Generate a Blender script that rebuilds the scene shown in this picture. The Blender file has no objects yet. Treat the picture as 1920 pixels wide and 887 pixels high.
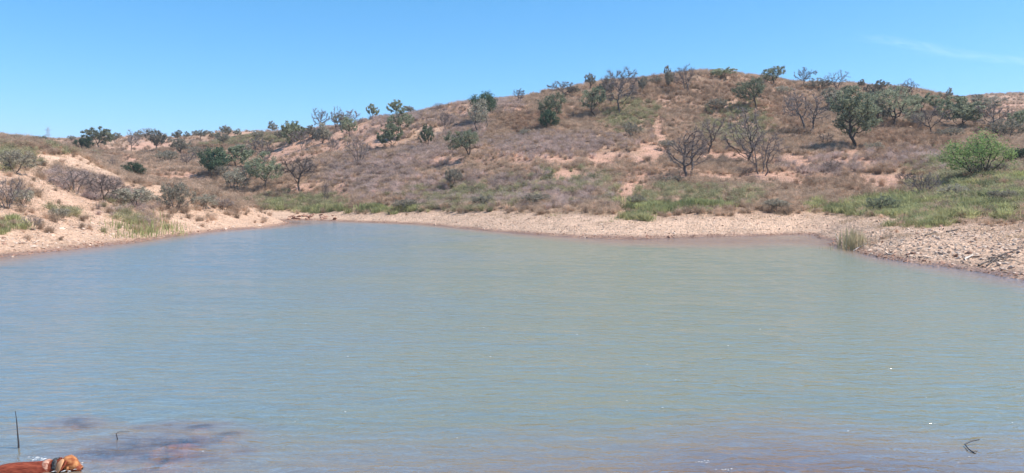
import bpy, math, random
import numpy as np
from mathutils import Vector, Matrix
R_ = math.radians
SC = bpy.context.scene
COL = SC.collection

# ------------------------------------------------------------------ camera, sky, sun, exposure
F, CX, HY, CAMZ = 1478.0, 960.0, 375.0, 2.5          # focal length and horizon in photo pixels, eye height in m
cam_d = bpy.data.cameras.new('camera'); cam = bpy.data.objects.new('camera', cam_d); COL.objects.link(cam)
cam.location = (0, 0, CAMZ); cam.rotation_euler = (R_(90), 0, 0)
cam_d.sensor_width = 36; cam_d.lens = 36 * F / 1920
cam_d.shift_y = -(443.5 - HY) / 1920
cam_d.clip_start = 0.1; cam_d.clip_end = 30000
SC.camera = cam

SUN_EL, SUN_AZ = R_(56), R_(98)                       # azimuth clockwise from the view direction: the sun is on the right
w = bpy.data.worlds.new('World'); SC.world = w; w.use_nodes = True
nt = w.node_tree; nt.nodes.clear()
sky = nt.nodes.new('ShaderNodeTexSky'); sky.sky_type = 'NISHITA'; sky.sun_disc = False
sky.sun_elevation = SUN_EL; sky.sun_rotation = SUN_AZ
sky.altitude = 2000; sky.air_density = 1.0; sky.dust_density = 0.0; sky.ozone_density = 3.0
bg = nt.nodes.new('ShaderNodeBackground'); bg.inputs['Strength'].default_value = 0.1
out = nt.nodes.new('ShaderNodeOutputWorld')
# the camera's deep cyan blue: red falls off faster with height than in the plain model
sep = nt.nodes.new('ShaderNodeSeparateColor'); cmb = nt.nodes.new('ShaderNodeCombineColor'); nt.links.new(sky.outputs[0], sep.inputs[0])
for i, (gam, gain) in enumerate([(1.6, .42), (1.0, 1.2), (1.0, 1.4)]):
    p_ = nt.nodes.new('ShaderNodeMath'); p_.operation = 'POWER'; p_.inputs[1].default_value = gam; nt.links.new(sep.outputs[i], p_.inputs[0])
    g_ = nt.nodes.new('ShaderNodeMath'); g_.operation = 'MULTIPLY'; g_.inputs[1].default_value = gain; nt.links.new(p_.outputs[0], g_.inputs[0]); nt.links.new(g_.outputs[0], cmb.inputs[i])
nt.links.new(cmb.outputs[0], bg.inputs[0]); nt.links.new(bg.outputs[0], out.inputs[0])

sun_d = bpy.data.lights.new('sun', 'SUN'); sun_d.energy = 4.8; sun_d.angle = R_(0.53); sun_d.color = (1.0, 0.95, 0.88)
sun = bpy.data.objects.new('sun', sun_d); COL.objects.link(sun)
sdir = Vector((math.cos(SUN_EL) * math.sin(SUN_AZ), math.cos(SUN_EL) * math.cos(SUN_AZ), math.sin(SUN_EL)))
sun.rotation_euler = (-sdir).to_track_quat('-Z', 'Y').to_euler(); sun.location = (60, 0, 90)
SC.view_settings.view_transform = 'Standard'; SC.view_settings.look = 'None'
SC.view_settings.exposure = 0.62; SC.view_settings.gamma = 1.0
SC.cycles.max_bounces = 6; SC.cycles.transparent_max_bounces = 10
SC.cycles.volume_bounces = 0

# ------------------------------------------------------------------ small helpers
def tag(o, label=None, cat=None, group=None, kind=None):
    if label: o['label'] = label
    if cat: o['category'] = cat
    if group: o['group'] = group
    if kind: o['kind'] = kind
    return o

def mesh_np(name, V, Fc, mat=None, smooth=False):
    """V (n,3), Fc (m,k) integer array, all faces with k corners"""
    V = np.ascontiguousarray(V, dtype=np.float32); Fc = np.ascontiguousarray(Fc, dtype=np.int32)
    me = bpy.data.meshes.new(name); k = Fc.shape[1]
    me.vertices.add(len(V)); me.vertices.foreach_set('co', V.ravel())
    me.loops.add(Fc.size); me.loops.foreach_set('vertex_index', Fc.ravel())
    me.polygons.add(len(Fc)); me.polygons.foreach_set('loop_start', np.arange(0, Fc.size, k, dtype=np.int32))
    me.update(calc_edges=True)
    me.polygons.foreach_set('use_smooth', np.full(len(Fc), bool(smooth)))
    if mat: me.materials.append(mat)
    return me

def link(name, me, parent=None):
    o = bpy.data.objects.new(name, me); COL.objects.link(o)
    if parent: o.parent = parent
    return o

def _hash(ix, iy, s):
    h = (ix * 374761393 + iy * 668265263 + s * 974634777) & 0xffffffff
    h = ((h ^ (h >> 13)) * 1274126177) & 0xffffffff
    return ((h ^ (h >> 16)) & 0xffff) / 65535.0
def vnoise(x, y, s=0):
    x = np.asarray(x, float); y = np.asarray(y, float)
    ix = np.floor(x).astype(np.int64); iy = np.floor(y).astype(np.int64)
    fx = x - ix; fy = y - iy; fx = fx * fx * fx * (fx * (6 * fx - 15) + 10); fy = fy * fy * fy * (fy * (6 * fy - 15) + 10)
    a = _hash(ix, iy, s); b = _hash(ix + 1, iy, s); c = _hash(ix, iy + 1, s); d = _hash(ix + 1, iy + 1, s)
    return ((a + (b - a) * fx) * (1 - fy) + (c + (d - c) * fx) * fy) * 2 - 1
def fbm(x, y, o=4, s=0):
    t = 0; a = 1.0; n = 0
    for i in range(o):
        c, si = math.cos(.6 * i), math.sin(.6 * i)
        t = t + a * vnoise((x * c - y * si) * 2 ** i, (x * si + y * c) * 2 ** i, s + i * 7); n += a; a *= .5
    return t / n
def sstep(a, b, x):
    t = np.clip((x - a) / (b - a), 0, 1); return t * t * (3 - 2 * t)

# ------------------------------------------------------------------ materials
def newmat(name):
    m = bpy.data.materials.new(name); m.use_nodes = True; m.node_tree.nodes.clear()
    return m, m.node_tree.nodes, m.node_tree.links
def rgb(c): return (c[0], c[1], c[2], 1)

def plant_mat(name, ca, cb, cc=None, transl=0.25, region=0.06, rough=0.8, jit=.30):
    """foliage / twig colour: varies per plant (random), per region (world noise) and a little along the plant"""
    m, N, L = newmat(name)
    oi = N.new('ShaderNodeObjectInfo'); geo = N.new('ShaderNodeNewGeometry')
    n1 = N.new('ShaderNodeTexNoise'); n1.inputs['Scale'].default_value = region; n1.inputs['Detail'].default_value = 3
    L.new(geo.outputs['Position'], n1.inputs['Vector'])
    n2 = N.new('ShaderNodeTexNoise'); n2.inputs['Scale'].default_value = 2.3; n2.inputs['Detail'].default_value = 2
    L.new(geo.outputs['Position'], n2.inputs['Vector'])
    mr = N.new('ShaderNodeMapRange'); mr.inputs[1].default_value = .35; mr.inputs[2].default_value = .65
    L.new(n1.outputs[0], mr.inputs[0])
    mx = N.new('ShaderNodeMix'); mx.data_type = 'RGBA'; mx.inputs[6].default_value = rgb(ca); mx.inputs[7].default_value = rgb(cb)
    L.new(mr.outputs[0], mx.inputs[0])
    mx2 = N.new('ShaderNodeMix'); mx2.data_type = 'RGBA'; mx2.inputs[7].default_value = rgb(cc or cb)
    r = N.new('ShaderNodeMath'); r.operation = 'POWER'; r.inputs[1].default_value = 2.0; L.new(oi.outputs['Random'], r.inputs[0])
    L.new(r.outputs[0], mx2.inputs[0]); L.new(mx.outputs[2], mx2.inputs[6])
    mr2 = N.new('ShaderNodeMapRange'); mr2.inputs[1].default_value = .3; mr2.inputs[2].default_value = .7
    mr2.inputs[3].default_value = .70; mr2.inputs[4].default_value = 1.25
    L.new(n2.outputs[0], mr2.inputs[0])
    wn = N.new('ShaderNodeTexWhiteNoise'); wn.noise_dimensions = '1D'; L.new(oi.outputs['Random'], wn.inputs['W'])
    jr = N.new('ShaderNodeMapRange'); jr.inputs[3].default_value = 1 - jit; jr.inputs[4].default_value = 1 + jit * 1.15; L.new(wn.outputs['Value'], jr.inputs[0])
    jm = N.new('ShaderNodeMath'); jm.operation = 'MULTIPLY'; L.new(mr2.outputs[0], jm.inputs[0]); L.new(jr.outputs[0], jm.inputs[1])
    vm = N.new('ShaderNodeVectorMath'); vm.operation = 'SCALE'; L.new(mx2.outputs[2], vm.inputs[0]); L.new(jm.outputs[0], vm.inputs['Scale'])
    d = N.new('ShaderNodeBsdfPrincipled'); d.inputs['Roughness'].default_value = rough; d.inputs['Specular IOR Level'].default_value = .2
    t = N.new('ShaderNodeBsdfTranslucent'); L.new(vm.outputs[0], d.inputs['Base Color']); L.new(vm.outputs[0], t.inputs['Color'])
    ms = N.new('ShaderNodeMixShader'); ms.inputs[0].default_value = transl
    L.new(d.outputs[0], ms.inputs[1]); L.new(t.outputs[0], ms.inputs[2])
    o = N.new('ShaderNodeOutputMaterial'); L.new(ms.outputs[0], o.inputs[0])
    return m

def solid_mat(name, ca, cb, scale=20, rough=.8, bump=.3, spec=.3, stretch=(1, 1, 1), dist=.01):
    m, N, L = newmat(name)
    tc = N.new('ShaderNodeTexCoord'); mp = N.new('ShaderNodeMapping'); mp.inputs['Scale'].default_value = stretch
    L.new(tc.outputs['Object'], mp.inputs[0])
    n = N.new('ShaderNodeTexNoise'); n.inputs['Scale'].default_value = scale; n.inputs['Detail'].default_value = 5
    L.new(mp.outputs[0], n.inputs['Vector'])
    cr = N.new('ShaderNodeMix'); cr.data_type = 'RGBA'; cr.inputs[6].default_value = rgb(ca); cr.inputs[7].default_value = rgb(cb)
    mr = N.new('ShaderNodeMapRange'); mr.inputs[1].default_value = .35; mr.inputs[2].default_value = .65; L.new(n.outputs[0], mr.inputs[0])
    L.new(mr.outputs[0], cr.inputs[0])
    p = N.new('ShaderNodeBsdfPrincipled'); p.inputs['Roughness'].default_value = rough; p.inputs['Specular IOR Level'].default_value = spec
    L.new(cr.outputs[2], p.inputs['Base Color'])
    b = N.new('ShaderNodeBump'); b.inputs['Strength'].default_value = bump; b.inputs['Distance'].default_value = dist
    L.new(n.outputs[0], b.inputs['Height']); L.new(b.outputs[0], p.inputs['Normal'])
    o = N.new('ShaderNodeOutputMaterial'); L.new(p.outputs[0], o.inputs[0])
    return m

# ------------------------------------------------------------------ terrain heights
# control points: column (photo px) -> [(distance Y, photo row)], row 's' marks the waterline
P = []                                                # (x, y, z)
def cp(px, Y, py): P.append(((px - CX) / F * Y, Y, CAMZ - (py - HY) / F * Y))
def shore(px, py):
    Y = CAMZ * F / (py - HY); P.append(((px - CX) / F * Y, Y, 0.0))
for a in [(-260, 515), (-120, 497), (0, 482), (60, 475), (130, 468), (200, 460), (280, 450), (340, 441), (400, 434), (450, 430), (500, 426), (537, 419),
          (600, 413.5), (650, 415), (700, 417), (780, 420), (830, 424), (900, 431), (980, 438), (1050, 443), (1150, 447), (1250, 446),
          (1350, 443), (1450, 441), (1530, 441), (1575, 452), (1590, 466), (1610, 473), (1650, 483), (1750, 498), (1850, 513), (1920, 525), (2100, 560)]: shore(*a)
prof = {
 -300: [(40, 420), (55, 330), (80, 285), (110, 262), (180, 270), (300, 262)],
 0: [(42, 420), (48, 372), (55, 332), (70, 300), (82, 278), (92, 259), (130, 268), (200, 272), (300, 265)],
 50: [(42.5, 425), (56, 345), (70, 305), (92, 264), (130, 276), (200, 275), (300, 265)],
 100: [(46, 420), (56, 368), (66, 330), (78, 303), (95, 273), (130, 283), (200, 276), (290, 265)],
 150: [(55, 402), (66, 355), (80, 315), (92, 290), (115, 296), (150, 292), (210, 275), (280, 264)],
 200: [(50, 425), (60, 385), (70, 350), (85, 318), (100, 318), (120, 318), (150, 303), (200, 280), (270, 262)],
 245: [(57, 415), (70, 370), (84, 336), (98, 350), (120, 338), (150, 308), (200, 280), (265, 260)],
 300: [(62, 405), (72, 372), (86, 350), (98, 365), (120, 345), (150, 312), (195, 282), (255, 259)],
 340: [(70, 392), (85, 345), (98, 372), (120, 348), (150, 312), (190, 282), (250, 258)],
 400: [(75, 390), (86, 361), (100, 385), (122, 350), (150, 312), (185, 280), (240, 256)],
 450: [(78, 401), (88, 383), (100, 396), (120, 365), (145, 320), (180, 285), (228, 253)],
 500: [(86, 404), (94, 408), (106, 396), (122, 365), (145, 325), (175, 285), (218, 250)],
 560: [(84.5, 420), (93, 419.5), (106, 398), (122, 360), (145, 310), (170, 275), (205, 247)],
 640: [(99, 403), (110, 378), (130, 325), (155, 275), (190, 241)],
 700: [(95, 400), (104, 372), (125, 312), (150, 258), (180, 226)],
 780: [(88, 403), (97, 378), (115, 318), (140, 258), (175, 211)],
 860: [(82, 400), (92, 372), (112, 310), (140, 245), (172, 195)],
 950: [(72, 402), (85, 368), (100, 315), (130, 238), (166, 186)],
 1050: [(66, 403), (78, 370), (92, 318), (108, 268), (132, 213), (161, 170)],
 1150: [(63, 402), (75, 372), (90, 325), (107, 272), (130, 207), (160, 156)],
 1250: [(62, 405), (74, 368), (87, 330), (105, 278), (128, 208), (158, 146)],
 1330: [(62, 404), (74, 360), (86, 330), (105, 280), (126, 215), (156, 140)],
 1420: [(63, 400), (74, 362), (88, 328), (108, 272), (128, 210), (155, 147)],
 1500: [(64, 396), (75, 364), (92, 322), (110, 268), (130, 213), (155, 158)],
 1600: [(43, 440), (52, 412), (64, 393), (78, 352), (98, 286), (125, 215), (155, 163)],
 1700: [(37, 445), (44, 422), (52, 402), (65, 370), (88, 318), (112, 252), (135, 205), (162, 172)],
 1780: [(37, 436), (50, 395), (65, 352), (88, 310), (112, 256), (135, 210), (168, 184), (230, 190), (300, 189)],
 1850: [(36, 440), (50, 385), (65, 340), (88, 302), (112, 252), (140, 214), (175, 203), (230, 200), (300, 187)],
 1920: [(29, 480), (34, 442), (42, 402), (58, 350), (75, 315), (100, 265), (130, 228), (170, 213), (220, 203), (300, 182)],
 2060: [(28, 470), (40, 390), (60, 340), (100, 265), (150, 215), (300, 180)],
 2300: [(24, 500), (40, 380), (80, 290), (150, 220), (300, 180)],
}
for px, l in prof.items():
    for Y, py in l: cp(px, Y, py)
# behind the crests the land drops, then rises far away
for a in (-1.1, -.8, -.5, -.28, -.1, .1, .3, .5, .7, 1.0):
    crest = 25
    if -.45 < a < .55: P.append((a * 230, 230, 17 if a > -.3 else 19))
    P.append((a * 420, 420, 22)); P.append((a * 800, 800, 45)); P.append((a * 1500, 1500, 88)); P.append((a * 4600, 4600, 95))
# lake bed
for px, py, z in [(300, 480, -.9), (650, 440, -1.3), (500, 445, -1.1), (650, 470, -1.8), (150, 520, -1.2), (400, 520, -1.7), (900, 480, -1.5), (1200, 480, -1.2),
                  (1450, 474, -.8), (1530, 480, -.9), (1160, 454, -.14), (1270, 453, -.10), (1380, 452, -.09), (1500, 452, -.10), (1550, 463, -.25), (1270, 461, -.28), (1400, 461, -.26), (1700, 530, -1.0), (1850, 560, -.9), (960, 560, -2.), (500, 600, -1.6), (1400, 560, -1.6), (1700, 620, -1.1),
                  (100, 640, -1.1), (900, 680, -1.1), (1500, 700, -.85), (300, 740, -.8), (1200, 790, -.52), (750, 780, -.6), (1750, 780, -.6), (60, 790, -.6), (2050, 700, -.7), (-150, 640, -.9),
                  (200, 870, -.42), (650, 870, -.33), (1000, 870, -.28), (1300, 868, -.16), (1550, 870, -.13), (1800, 872, -.2), (30, 870, -.42), (2000, 860, -.3)]:
    Y = CAMZ * F / (py - HY); P.append(((px - CX) / F * Y, Y, z))
# near bank where the camera stands, and the land round it
for x, y, z in [(-14, 5, -.25), (-8, 4.7, -.1), (-4, 4.6, 0), (0, 4.5, 0), (4, 4.6, 0), (9, 5.0, 0), (13, 7, 0), (15, 11, 0), (-20, 7, 0), (-25, 14, 0), (-26, 22, 0),
                (0, 2, .55), (0, 0.3, .85), (-4, 2, .5), (4, 2, .5), (0, -5, 1.3), (8, -4, 1.2), (-8, -4, 1.2), (-15, 0, .9), (14, 2, .8), (20, 9, 1.2), (22, 16, 1.5),
                (-30, 10, 1.0), (-34, 20, 1.6), (0, -30, 4), (30, -20, 4), (-30, -20, 4), (50, 10, 6), (-55, 15, 6), (0, -200, 12), (200, -60, 22), (-200, -60, 22),
                (120, 60, 17), (-120, 60, 14), (0, -1500, 60), (1500, 0, 80), (-1500, 0, 80), (0, -4600, 90), (4600, 0, 90), (-4600, 0, 90), (250, 100, 32), (-250, 100, 26)]:
    P.append((x, y, z))
P = np.array(P)
def tl(x, y):
    r = np.hypot(x, y) + 1e-6; return np.stack([np.arctan2(x, y) * 2.2, np.log(r + .5)], -1)
def tps_fit(pts, z, lam=2e-4):
    n = len(pts); d2 = ((pts[:, None] - pts[None]) ** 2).sum(-1)
    K = 0.5 * d2 * np.log(d2 + 1e-12) + lam * np.eye(n)
    A = np.zeros((n + 3, n + 3)); A[:n, :n] = K; A[:n, n] = 1; A[:n, n + 1:] = pts; A[n, :n] = 1; A[n + 1:, :n] = pts.T
    return np.linalg.solve(A, np.concatenate([z, [0, 0, 0]]))
def tps_eval(pts, wv, q):
    o = np.empty(len(q))
    for i in range(0, len(q), 20000):
        qq = q[i:i + 20000]; d2 = ((qq[:, None] - pts[None]) ** 2).sum(-1)
        o[i:i + 20000] = (0.5 * d2 * np.log(d2 + 1e-12)) @ wv[:-3] + wv[-3] + qq @ wv[-2:]
    return o
PT = tl(P[:, 0], P[:, 1])
PT[:, 0] += np.random.RandomState(0).normal(0, 1e-5, len(PT))
# fit z / (R+15): keeps far heights from swamping near ones
PR = np.hypot(P[:, 0], P[:, 1]); WV = tps_fit(PT, P[:, 2] / (PR + 15))

TH = np.concatenate([np.linspace(-math.pi, -.95, 40, endpoint=False), np.linspace(-.95, -.62, 30, endpoint=False),
                     np.linspace(-.62, .62, 760, endpoint=False), np.linspace(.62, .95, 30, endpoint=False), np.linspace(.95, math.pi, 41)])
LR = np.concatenate([np.linspace(math.log(.4), math.log(5), 30, endpoint=False), np.linspace(math.log(5), math.log(23), 70, endpoint=False),
                     np.linspace(math.log(23), math.log(320), 400, endpoint=False), np.linspace(math.log(320), math.log(6000), 50)])
# evaluate the smooth surface on a coarse grid, then upsample (cheap)
cTH = np.concatenate([np.linspace(-math.pi, -.7, 30, endpoint=False), np.linspace(-.7, .7, 230, endpoint=False), np.linspace(.7, math.pi, 31)])
cLR = np.linspace(LR[0], LR[-1], 330)
g = np.stack(np.meshgrid(cTH, cLR, indexing='ij'), -1).reshape(-1, 2)
gr = np.exp(g[:, 1])
cz = (tps_eval(PT, WV, tl(np.sin(g[:, 0]) * gr, np.cos(g[:, 0]) * gr)) * (gr + 15)).reshape(len(cTH), len(cLR))
def bil(gx, gy, G, x, y):
    i = np.clip(np.searchsorted(gx, x) - 1, 0, len(gx) - 2); j = np.clip(np.searchsorted(gy, y) - 1, 0, len(gy) - 2)
    u = np.clip((x - gx[i]) / (gx[i + 1] - gx[i]), 0, 1); v = np.clip((y - gy[j]) / (gy[j + 1] - gy[j]), 0, 1)
    return (G[i, j] * (1 - u) + G[i + 1, j] * u) * (1 - v) + (G[i, j + 1] * (1 - u) + G[i + 1, j + 1] * u) * v
def height(x, y):
    r = np.hypot(x, y) + 1e-6; z = bil(cTH, cLR, cz, np.arctan2(x, y), np.log(r))
    land = sstep(.15, 2.5, z)
    ridge = 1 - np.abs(fbm(x / 17 + y / 60, y / 34, 3, 5)) * 2
    z = z + land * (fbm(x / 9, y / 9, 4, 1) * .55 + (ridge - .5) * .35) * np.clip(r / 90, .25, 1.6)
    z = z + sstep(.02, .5, z) * fbm(x / 1.3, y / 1.3, 4, 3) * .10
    terr = np.exp(-((z - .45) / .4) ** 2)                       # old strand lines left by the falling water
    z = z + terr * .035 * np.sin(z * 2 * math.pi / .16 + fbm(x / 3, y / 3, 2, 9))
    z = z + np.exp(-np.abs(z) / .12) * fbm(x / .9, y / .9, 3, 4) * .03
    # brown weed mounds under the near left water
    for mx_, my_, a_, b_, h_ in MOUNDS:
        g_ = np.exp(-((x - mx_) / a_) ** 2 - ((y - my_ - .12 * (x - mx_)) / b_) ** 2) * (.8 + .4 * fbm(x / .3, y / .12, 2, 77))
        z = z + (h_ - z) * np.clip(g_ * 1.25, 0, 1)
    return z
MOUNDS = []
for px, py, wpx, b_, hh in [(300, 830, 150, .75, -.10), (120, 800, 70, .3, -.12), (300, 799, 55, .16, -.015), (385, 797, 34, .14, -.03), (150, 789, 40, .13, -.04), (165, 799, 46, .12, -.035), (425, 813, 40, .13, -.02),
                            (345, 832, 75, .15, -.012), (250, 828, 40, .1, -.06), (250, 857, 90, .12, -.03), (345, 862, 60, .10, -.02), (395, 859, 30, .07, -.04), (170, 850, 60, .1, -.06), (300, 880, 90, .09, -.05), (450, 845, 40, .1, -.08)]:
    Y = CAMZ * F / (py - HY); MOUNDS.append(((px - CX) / F * Y, Y, wpx / F * Y, b_, hh))
GT, GL = np.meshgrid(TH, LR, indexing='ij'); GR = np.exp(GL)
TX, TY = np.sin(GT) * GR, np.cos(GT) * GR
TZ = height(TX, TY)
def zat(x, y):
    x = np.asarray(x, float); y = np.asarray(y, float)
    return bil(TH, LR, TZ, np.arctan2(x, y), np.log(np.hypot(x, y) + 1e-6))
def proj(x, y, z): return CX + F * x / y, HY - F * (z - CAMZ) / y
def hit(px, py, ymin=20.):
    """the ground point seen at a photo pixel (else the crest of that column)"""
    Y = np.exp(np.linspace(math.log(ymin), math.log(330), 1400)); x = (px - CX) / F * Y
    v = HY - F * (zat(x, Y) - CAMZ) / Y
    k = np.nonzero(v <= py)[0]
    k = k[0] if len(k) else int(np.argmin(v))
    return float(x[k]), float(Y[k]), float(zat(x[k], Y[k]))

# ------------------------------------------------------------------ where soil, brush and green growth are (patches standing on the ground)
def ell(u, v, cx, cy, rx, ry, rot=0.):
    c, s = math.cos(rot), math.sin(rot); dx, dy = u - cx, v - cy
    return np.exp(-(((dx * c + dy * s) / rx) ** 2 + ((-dx * s + dy * c) / ry) ** 2) ** 1.6)
def patches(u, v, lst):
    m = np.zeros_like(u)
    for e in lst: m = np.maximum(m, ell(u, v, *e))
    return m
BARE = [(800, 247, 38, 14), (700, 262, 80, 22, -.25), (985, 297, 110, 13, .05), (850, 304, 110, 9, .05), (1195, 345, 34, 60, .35), (1242, 255, 9, 60, .05), (1215, 300, 26, 34),
        (1310, 335, 70, 12), (1480, 335, 120, 14), (1650, 340, 120, 12), (540, 290, 60, 22, -.2), (330, 330, 55, 12), (640, 358, 18, 18, -.8), (560, 352, 40, 12), (880, 207, 50, 12),
        (1890, 205, 70, 14), (970, 205, 25, 8), (1380, 290, 40, 12), (1590, 285, 40, 10), (610, 275, 55, 20), (1170, 395, 14, 26, .3), (1330, 290, 20, 10), (420, 295, 60, 8), (280, 272, 50, 8), (690, 240, 70, 12, -.2),
        (1060, 330, 30, 12), (540, 245, 40, 8), (1500, 300, 60, 12), (240, 300, 20, 8), (1620, 300, 80, 12), (1130, 300, 60, 16)]
ORANGE = [(800, 247, 38, 14), (130, 320, 110, 17, .3), (350, 350, 40, 9, .2), (200, 322, 60, 12, .4), (780, 430, 12, 10), (390, 388, 30, 10, .2), (820, 432, 30, 7)]
MAUVE = [(900, 360, 220, 26), (700, 330, 90, 40), (1050, 275, 130, 22), (1020, 360, 120, 30), (860, 240, 60, 30), (800, 290, 50, 25), (190, 368, 90, 26, .35), (650, 200, 200, 60), (1700, 300, 80, 20), (1540, 310, 70, 20), (900, 200, 80, 16)]
OLIVE = [(880, 368, 120, 20), (1060, 345, 90, 20), (1270, 370, 140, 16), (1400, 372, 40, 14), (1180, 215, 50, 30), (20, 303, 50, 26), (560, 380, 70, 14), (1780, 330, 90, 30), (230, 410, 40, 30), (1380, 230, 60, 40), (120, 398, 40, 14), (1840, 360, 90, 30), (360, 262, 200, 14), (150, 275, 60, 12), (820, 395, 80, 8)]
RUST = [(1370, 190, 110, 40), (1700, 270, 90, 35), (1230, 170, 90, 20), (1000, 230, 60, 20), (1700, 325, 70, 16), (1600, 350, 120, 10), (820, 200, 90, 8), (1500, 240, 30, 30), (250, 280, 200, 12), (1830, 345, 60, 12)]
GREEN = [(700, 397, 90, 6), (600, 395, 60, 6), (1240, 392, 68, 12), (1300, 387, 60, 8), (1600, 395, 50, 10), (1700, 385, 60, 14), (1760, 415, 75, 18, -.1), (1850, 385, 80, 22), (1680, 400, 50, 10), (10, 424, 38, 17), (1195, 408, 20, 8), (1530, 393, 15, 7), (540, 385, 40, 7), (1900, 400, 40, 16), (1800, 350, 60, 10), (1880, 345, 50, 12), (1650, 385, 60, 6)]
LEFTBRUSH = [(235, 372, 75, 18, .38), (150, 350, 70, 16, .3), (190, 362, 110, 22, .38), (20, 368, 48, 26), (22, 302, 50, 22), (335, 375, 34, 28, .4), (410, 378, 48, 12, .3), (115, 400, 34, 14), (250, 400, 60, 16, .2), (280, 425, 40, 14, .3), (200, 345, 40, 10), (60, 276, 100, 9), (130, 285, 60, 8), (270, 340, 30, 10), (15, 424, 38, 16), (60, 400, 18, 8), (90, 430, 14, 6), (385, 415, 16, 5), (430, 400, 14, 6)]
def is_left(x, y):                                  # the spit on the left, this side of its own ridge
    u = CX + F * x / np.maximum(y, 1)
    lim = np.interp(u, [-400, 0, 100, 150, 200, 245, 300, 340, 400, 450, 500, 540], [112, 96, 99, 97, 90, 89, 90, 90, 92, 93, 90, 88])
    return (u < 545) & (y < lim)
def cover(x, y, z):
    """0..1 brush density and the five colour weights at ground points"""
    yy = np.maximum(y, 1.); u, v = proj(x, yy, z)
    ju = fbm(x / 6, y / 6, 3, 21) * 16; jv = fbm(x / 6, y / 6, 3, 22) * 7
    u2, v2 = u + ju, v + jv
    left = is_left(x, y)
    low = sstep(1.15, 1.5, z + fbm(x / 5, y / 5, 3, 31) * .35)   # nothing but stones in the strip the water has left
    bare = patches(u2, v2, BARE); n = fbm(x / 7, y / 7, 4, 23)
    hill = np.clip(.98 - .95 * bare + n * .8 + fbm(x / 2.2, y / 2.2, 3, 24) * .5, 0, 1)
    lb = np.clip(patches(u2, v2, LEFTBRUSH) * 1.3 - .12 + n * .3, 0.04, 1)
    lb = np.where(u2 < -10, np.clip(.45 + n * 1.1, 0, 1) * sstep(1.2, 2.2, z), lb)
    green = patches(u2, v2, GREEN) * np.clip(.75 + fbm(x / 3.5, y / 3.5, 3, 26) * 1.1, 0, 1)
    dens = np.where(left, lb, hill * low)
    dens = np.maximum(dens, np.where(z > .25, green, 0) * .95)
    wts = np.stack([patches(u2, v2, MAUVE) * 1.3, patches(u2, v2, OLIVE) * 1.4, patches(u2, v2, RUST) * 1.3, green * 2.2, np.full_like(u, .55)], -1)
    return dens, wts, bare, left, u2, v2

# ------------------------------------------------------------------ ground sheet
def ground_mat():
    m, N, L = newmat('dry_soil')
    at = N.new('ShaderNodeAttribute'); at.attribute_name = 'soil'
    geo = N.new('ShaderNodeNewGeometry')
    def noise(sc, det=4, rough=.6):
        n = N.new('ShaderNodeTexNoise'); n.inputs['Scale'].default_value = sc; n.inputs['Detail'].default_value = det; n.inputs['Roughness'].default_value = rough
        L.new(geo.outputs['Position'], n.inputs['Vector']); return n
    def mrange(src, a, b, c, d):
        r = N.new('ShaderNodeMapRange'); r.inputs[1].default_value = a; r.inputs[2].default_value = b; r.inputs[3].default_value = c; r.inputs[4].default_value = d
        L.new(src, r.inputs[0]); return r.outputs[0]
    n1, n2, n3 = noise(.5), noise(4.0, 6, .7), noise(14, 3)
    vor = N.new('ShaderNodeTexVoronoi'); vor.inputs['Scale'].default_value = 7; L.new(geo.outputs['Position'], vor.inputs['Vector'])
    def mul(a, b):
        q = N.new('ShaderNodeMath'); q.operation = 'MULTIPLY'; L.new(a, q.inputs[0]); L.new(b, q.inputs[1]); return q.outputs[0]
    k = mul(mul(mrange(n1.outputs[0], .3, .7, .82, 1.15), mrange(n2.outputs[0], .3, .7, .72, 1.22)), mrange(vor.outputs['Color'], 0, 1, .82, 1.15))
    vm = N.new('ShaderNodeVectorMath'); vm.operation = 'SCALE'; L.new(at.outputs['Color'], vm.inputs[0]); L.new(k, vm.inputs['Scale'])
    # warm / pale mottling
    hs = N.new('ShaderNodeMix'); hs.data_type = 'RGBA'; hs.blend_type = 'MULTIPLY'; hs.inputs[7].default_value = (1.08, .93, .84, 1)
    L.new(mrange(n3.outputs[0], .35, .65, 0, 1), hs.inputs[0]); L.new(vm.outputs[0], hs.inputs[6])
    p = N.new('ShaderNodeBsdfPrincipled'); p.inputs['Specular IOR Level'].default_value = .25
    L.new(hs.outputs[2], p.inputs['Base Color'])
    wet = N.new('ShaderNodeAttribute'); wet.attribute_name = 'wet'
    L.new(mrange(wet.outputs['Fac'], 0, 1, .95, .35), p.inputs['Roughness'])
    add = N.new('ShaderNodeMath'); add.operation = 'ADD'; L.new(n2.outputs[0], add.inputs[0])
    m2 = N.new('ShaderNodeMath'); m2.operation = 'MULTIPLY'; m2.inputs[1].default_value = -.55; L.new(vor.outputs['Distance'], m2.inputs[0]); L.new(m2.outputs[0], add.inputs[1])
    b = N.new('ShaderNodeBump'); b.inputs['Strength'].default_value = .9; b.inputs['Distance'].default_value = .22
    L.new(add.outputs[0], b.inputs['Height']); L.new(b.outputs[0], p.inputs['Normal'])
    o = N.new('ShaderNodeOutputMaterial'); L.new(p.outputs[0], o.inputs[0]); return m
M_GROUND = ground_mat()
nT, nL = len(TH), len(LR)
idx = np.arange(nT * nL).reshape(nT, nL)
quads = np.stack([idx[:-1, :-1], idx[1:, :-1], idx[1:, 1:], idx[:-1, 1:]], -1).reshape(-1, 4)[:, ::-1]
gv = np.stack([TX.ravel(), TY.ravel(), TZ.ravel()], -1)
me = mesh_np('ground', gv, quads, M_GROUND, True)
X, Y, Z = gv.T
dens, wts, bare, left, U2, V2 = cover(X, Y, Z)
C_HILL = np.array([.50, .34, .26]); C_BARE = np.array([.54, .34, .255]); C_BEACH = np.array([.59, .43, .32]); C_ORANGE = np.array([.63, .455, .335])
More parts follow.
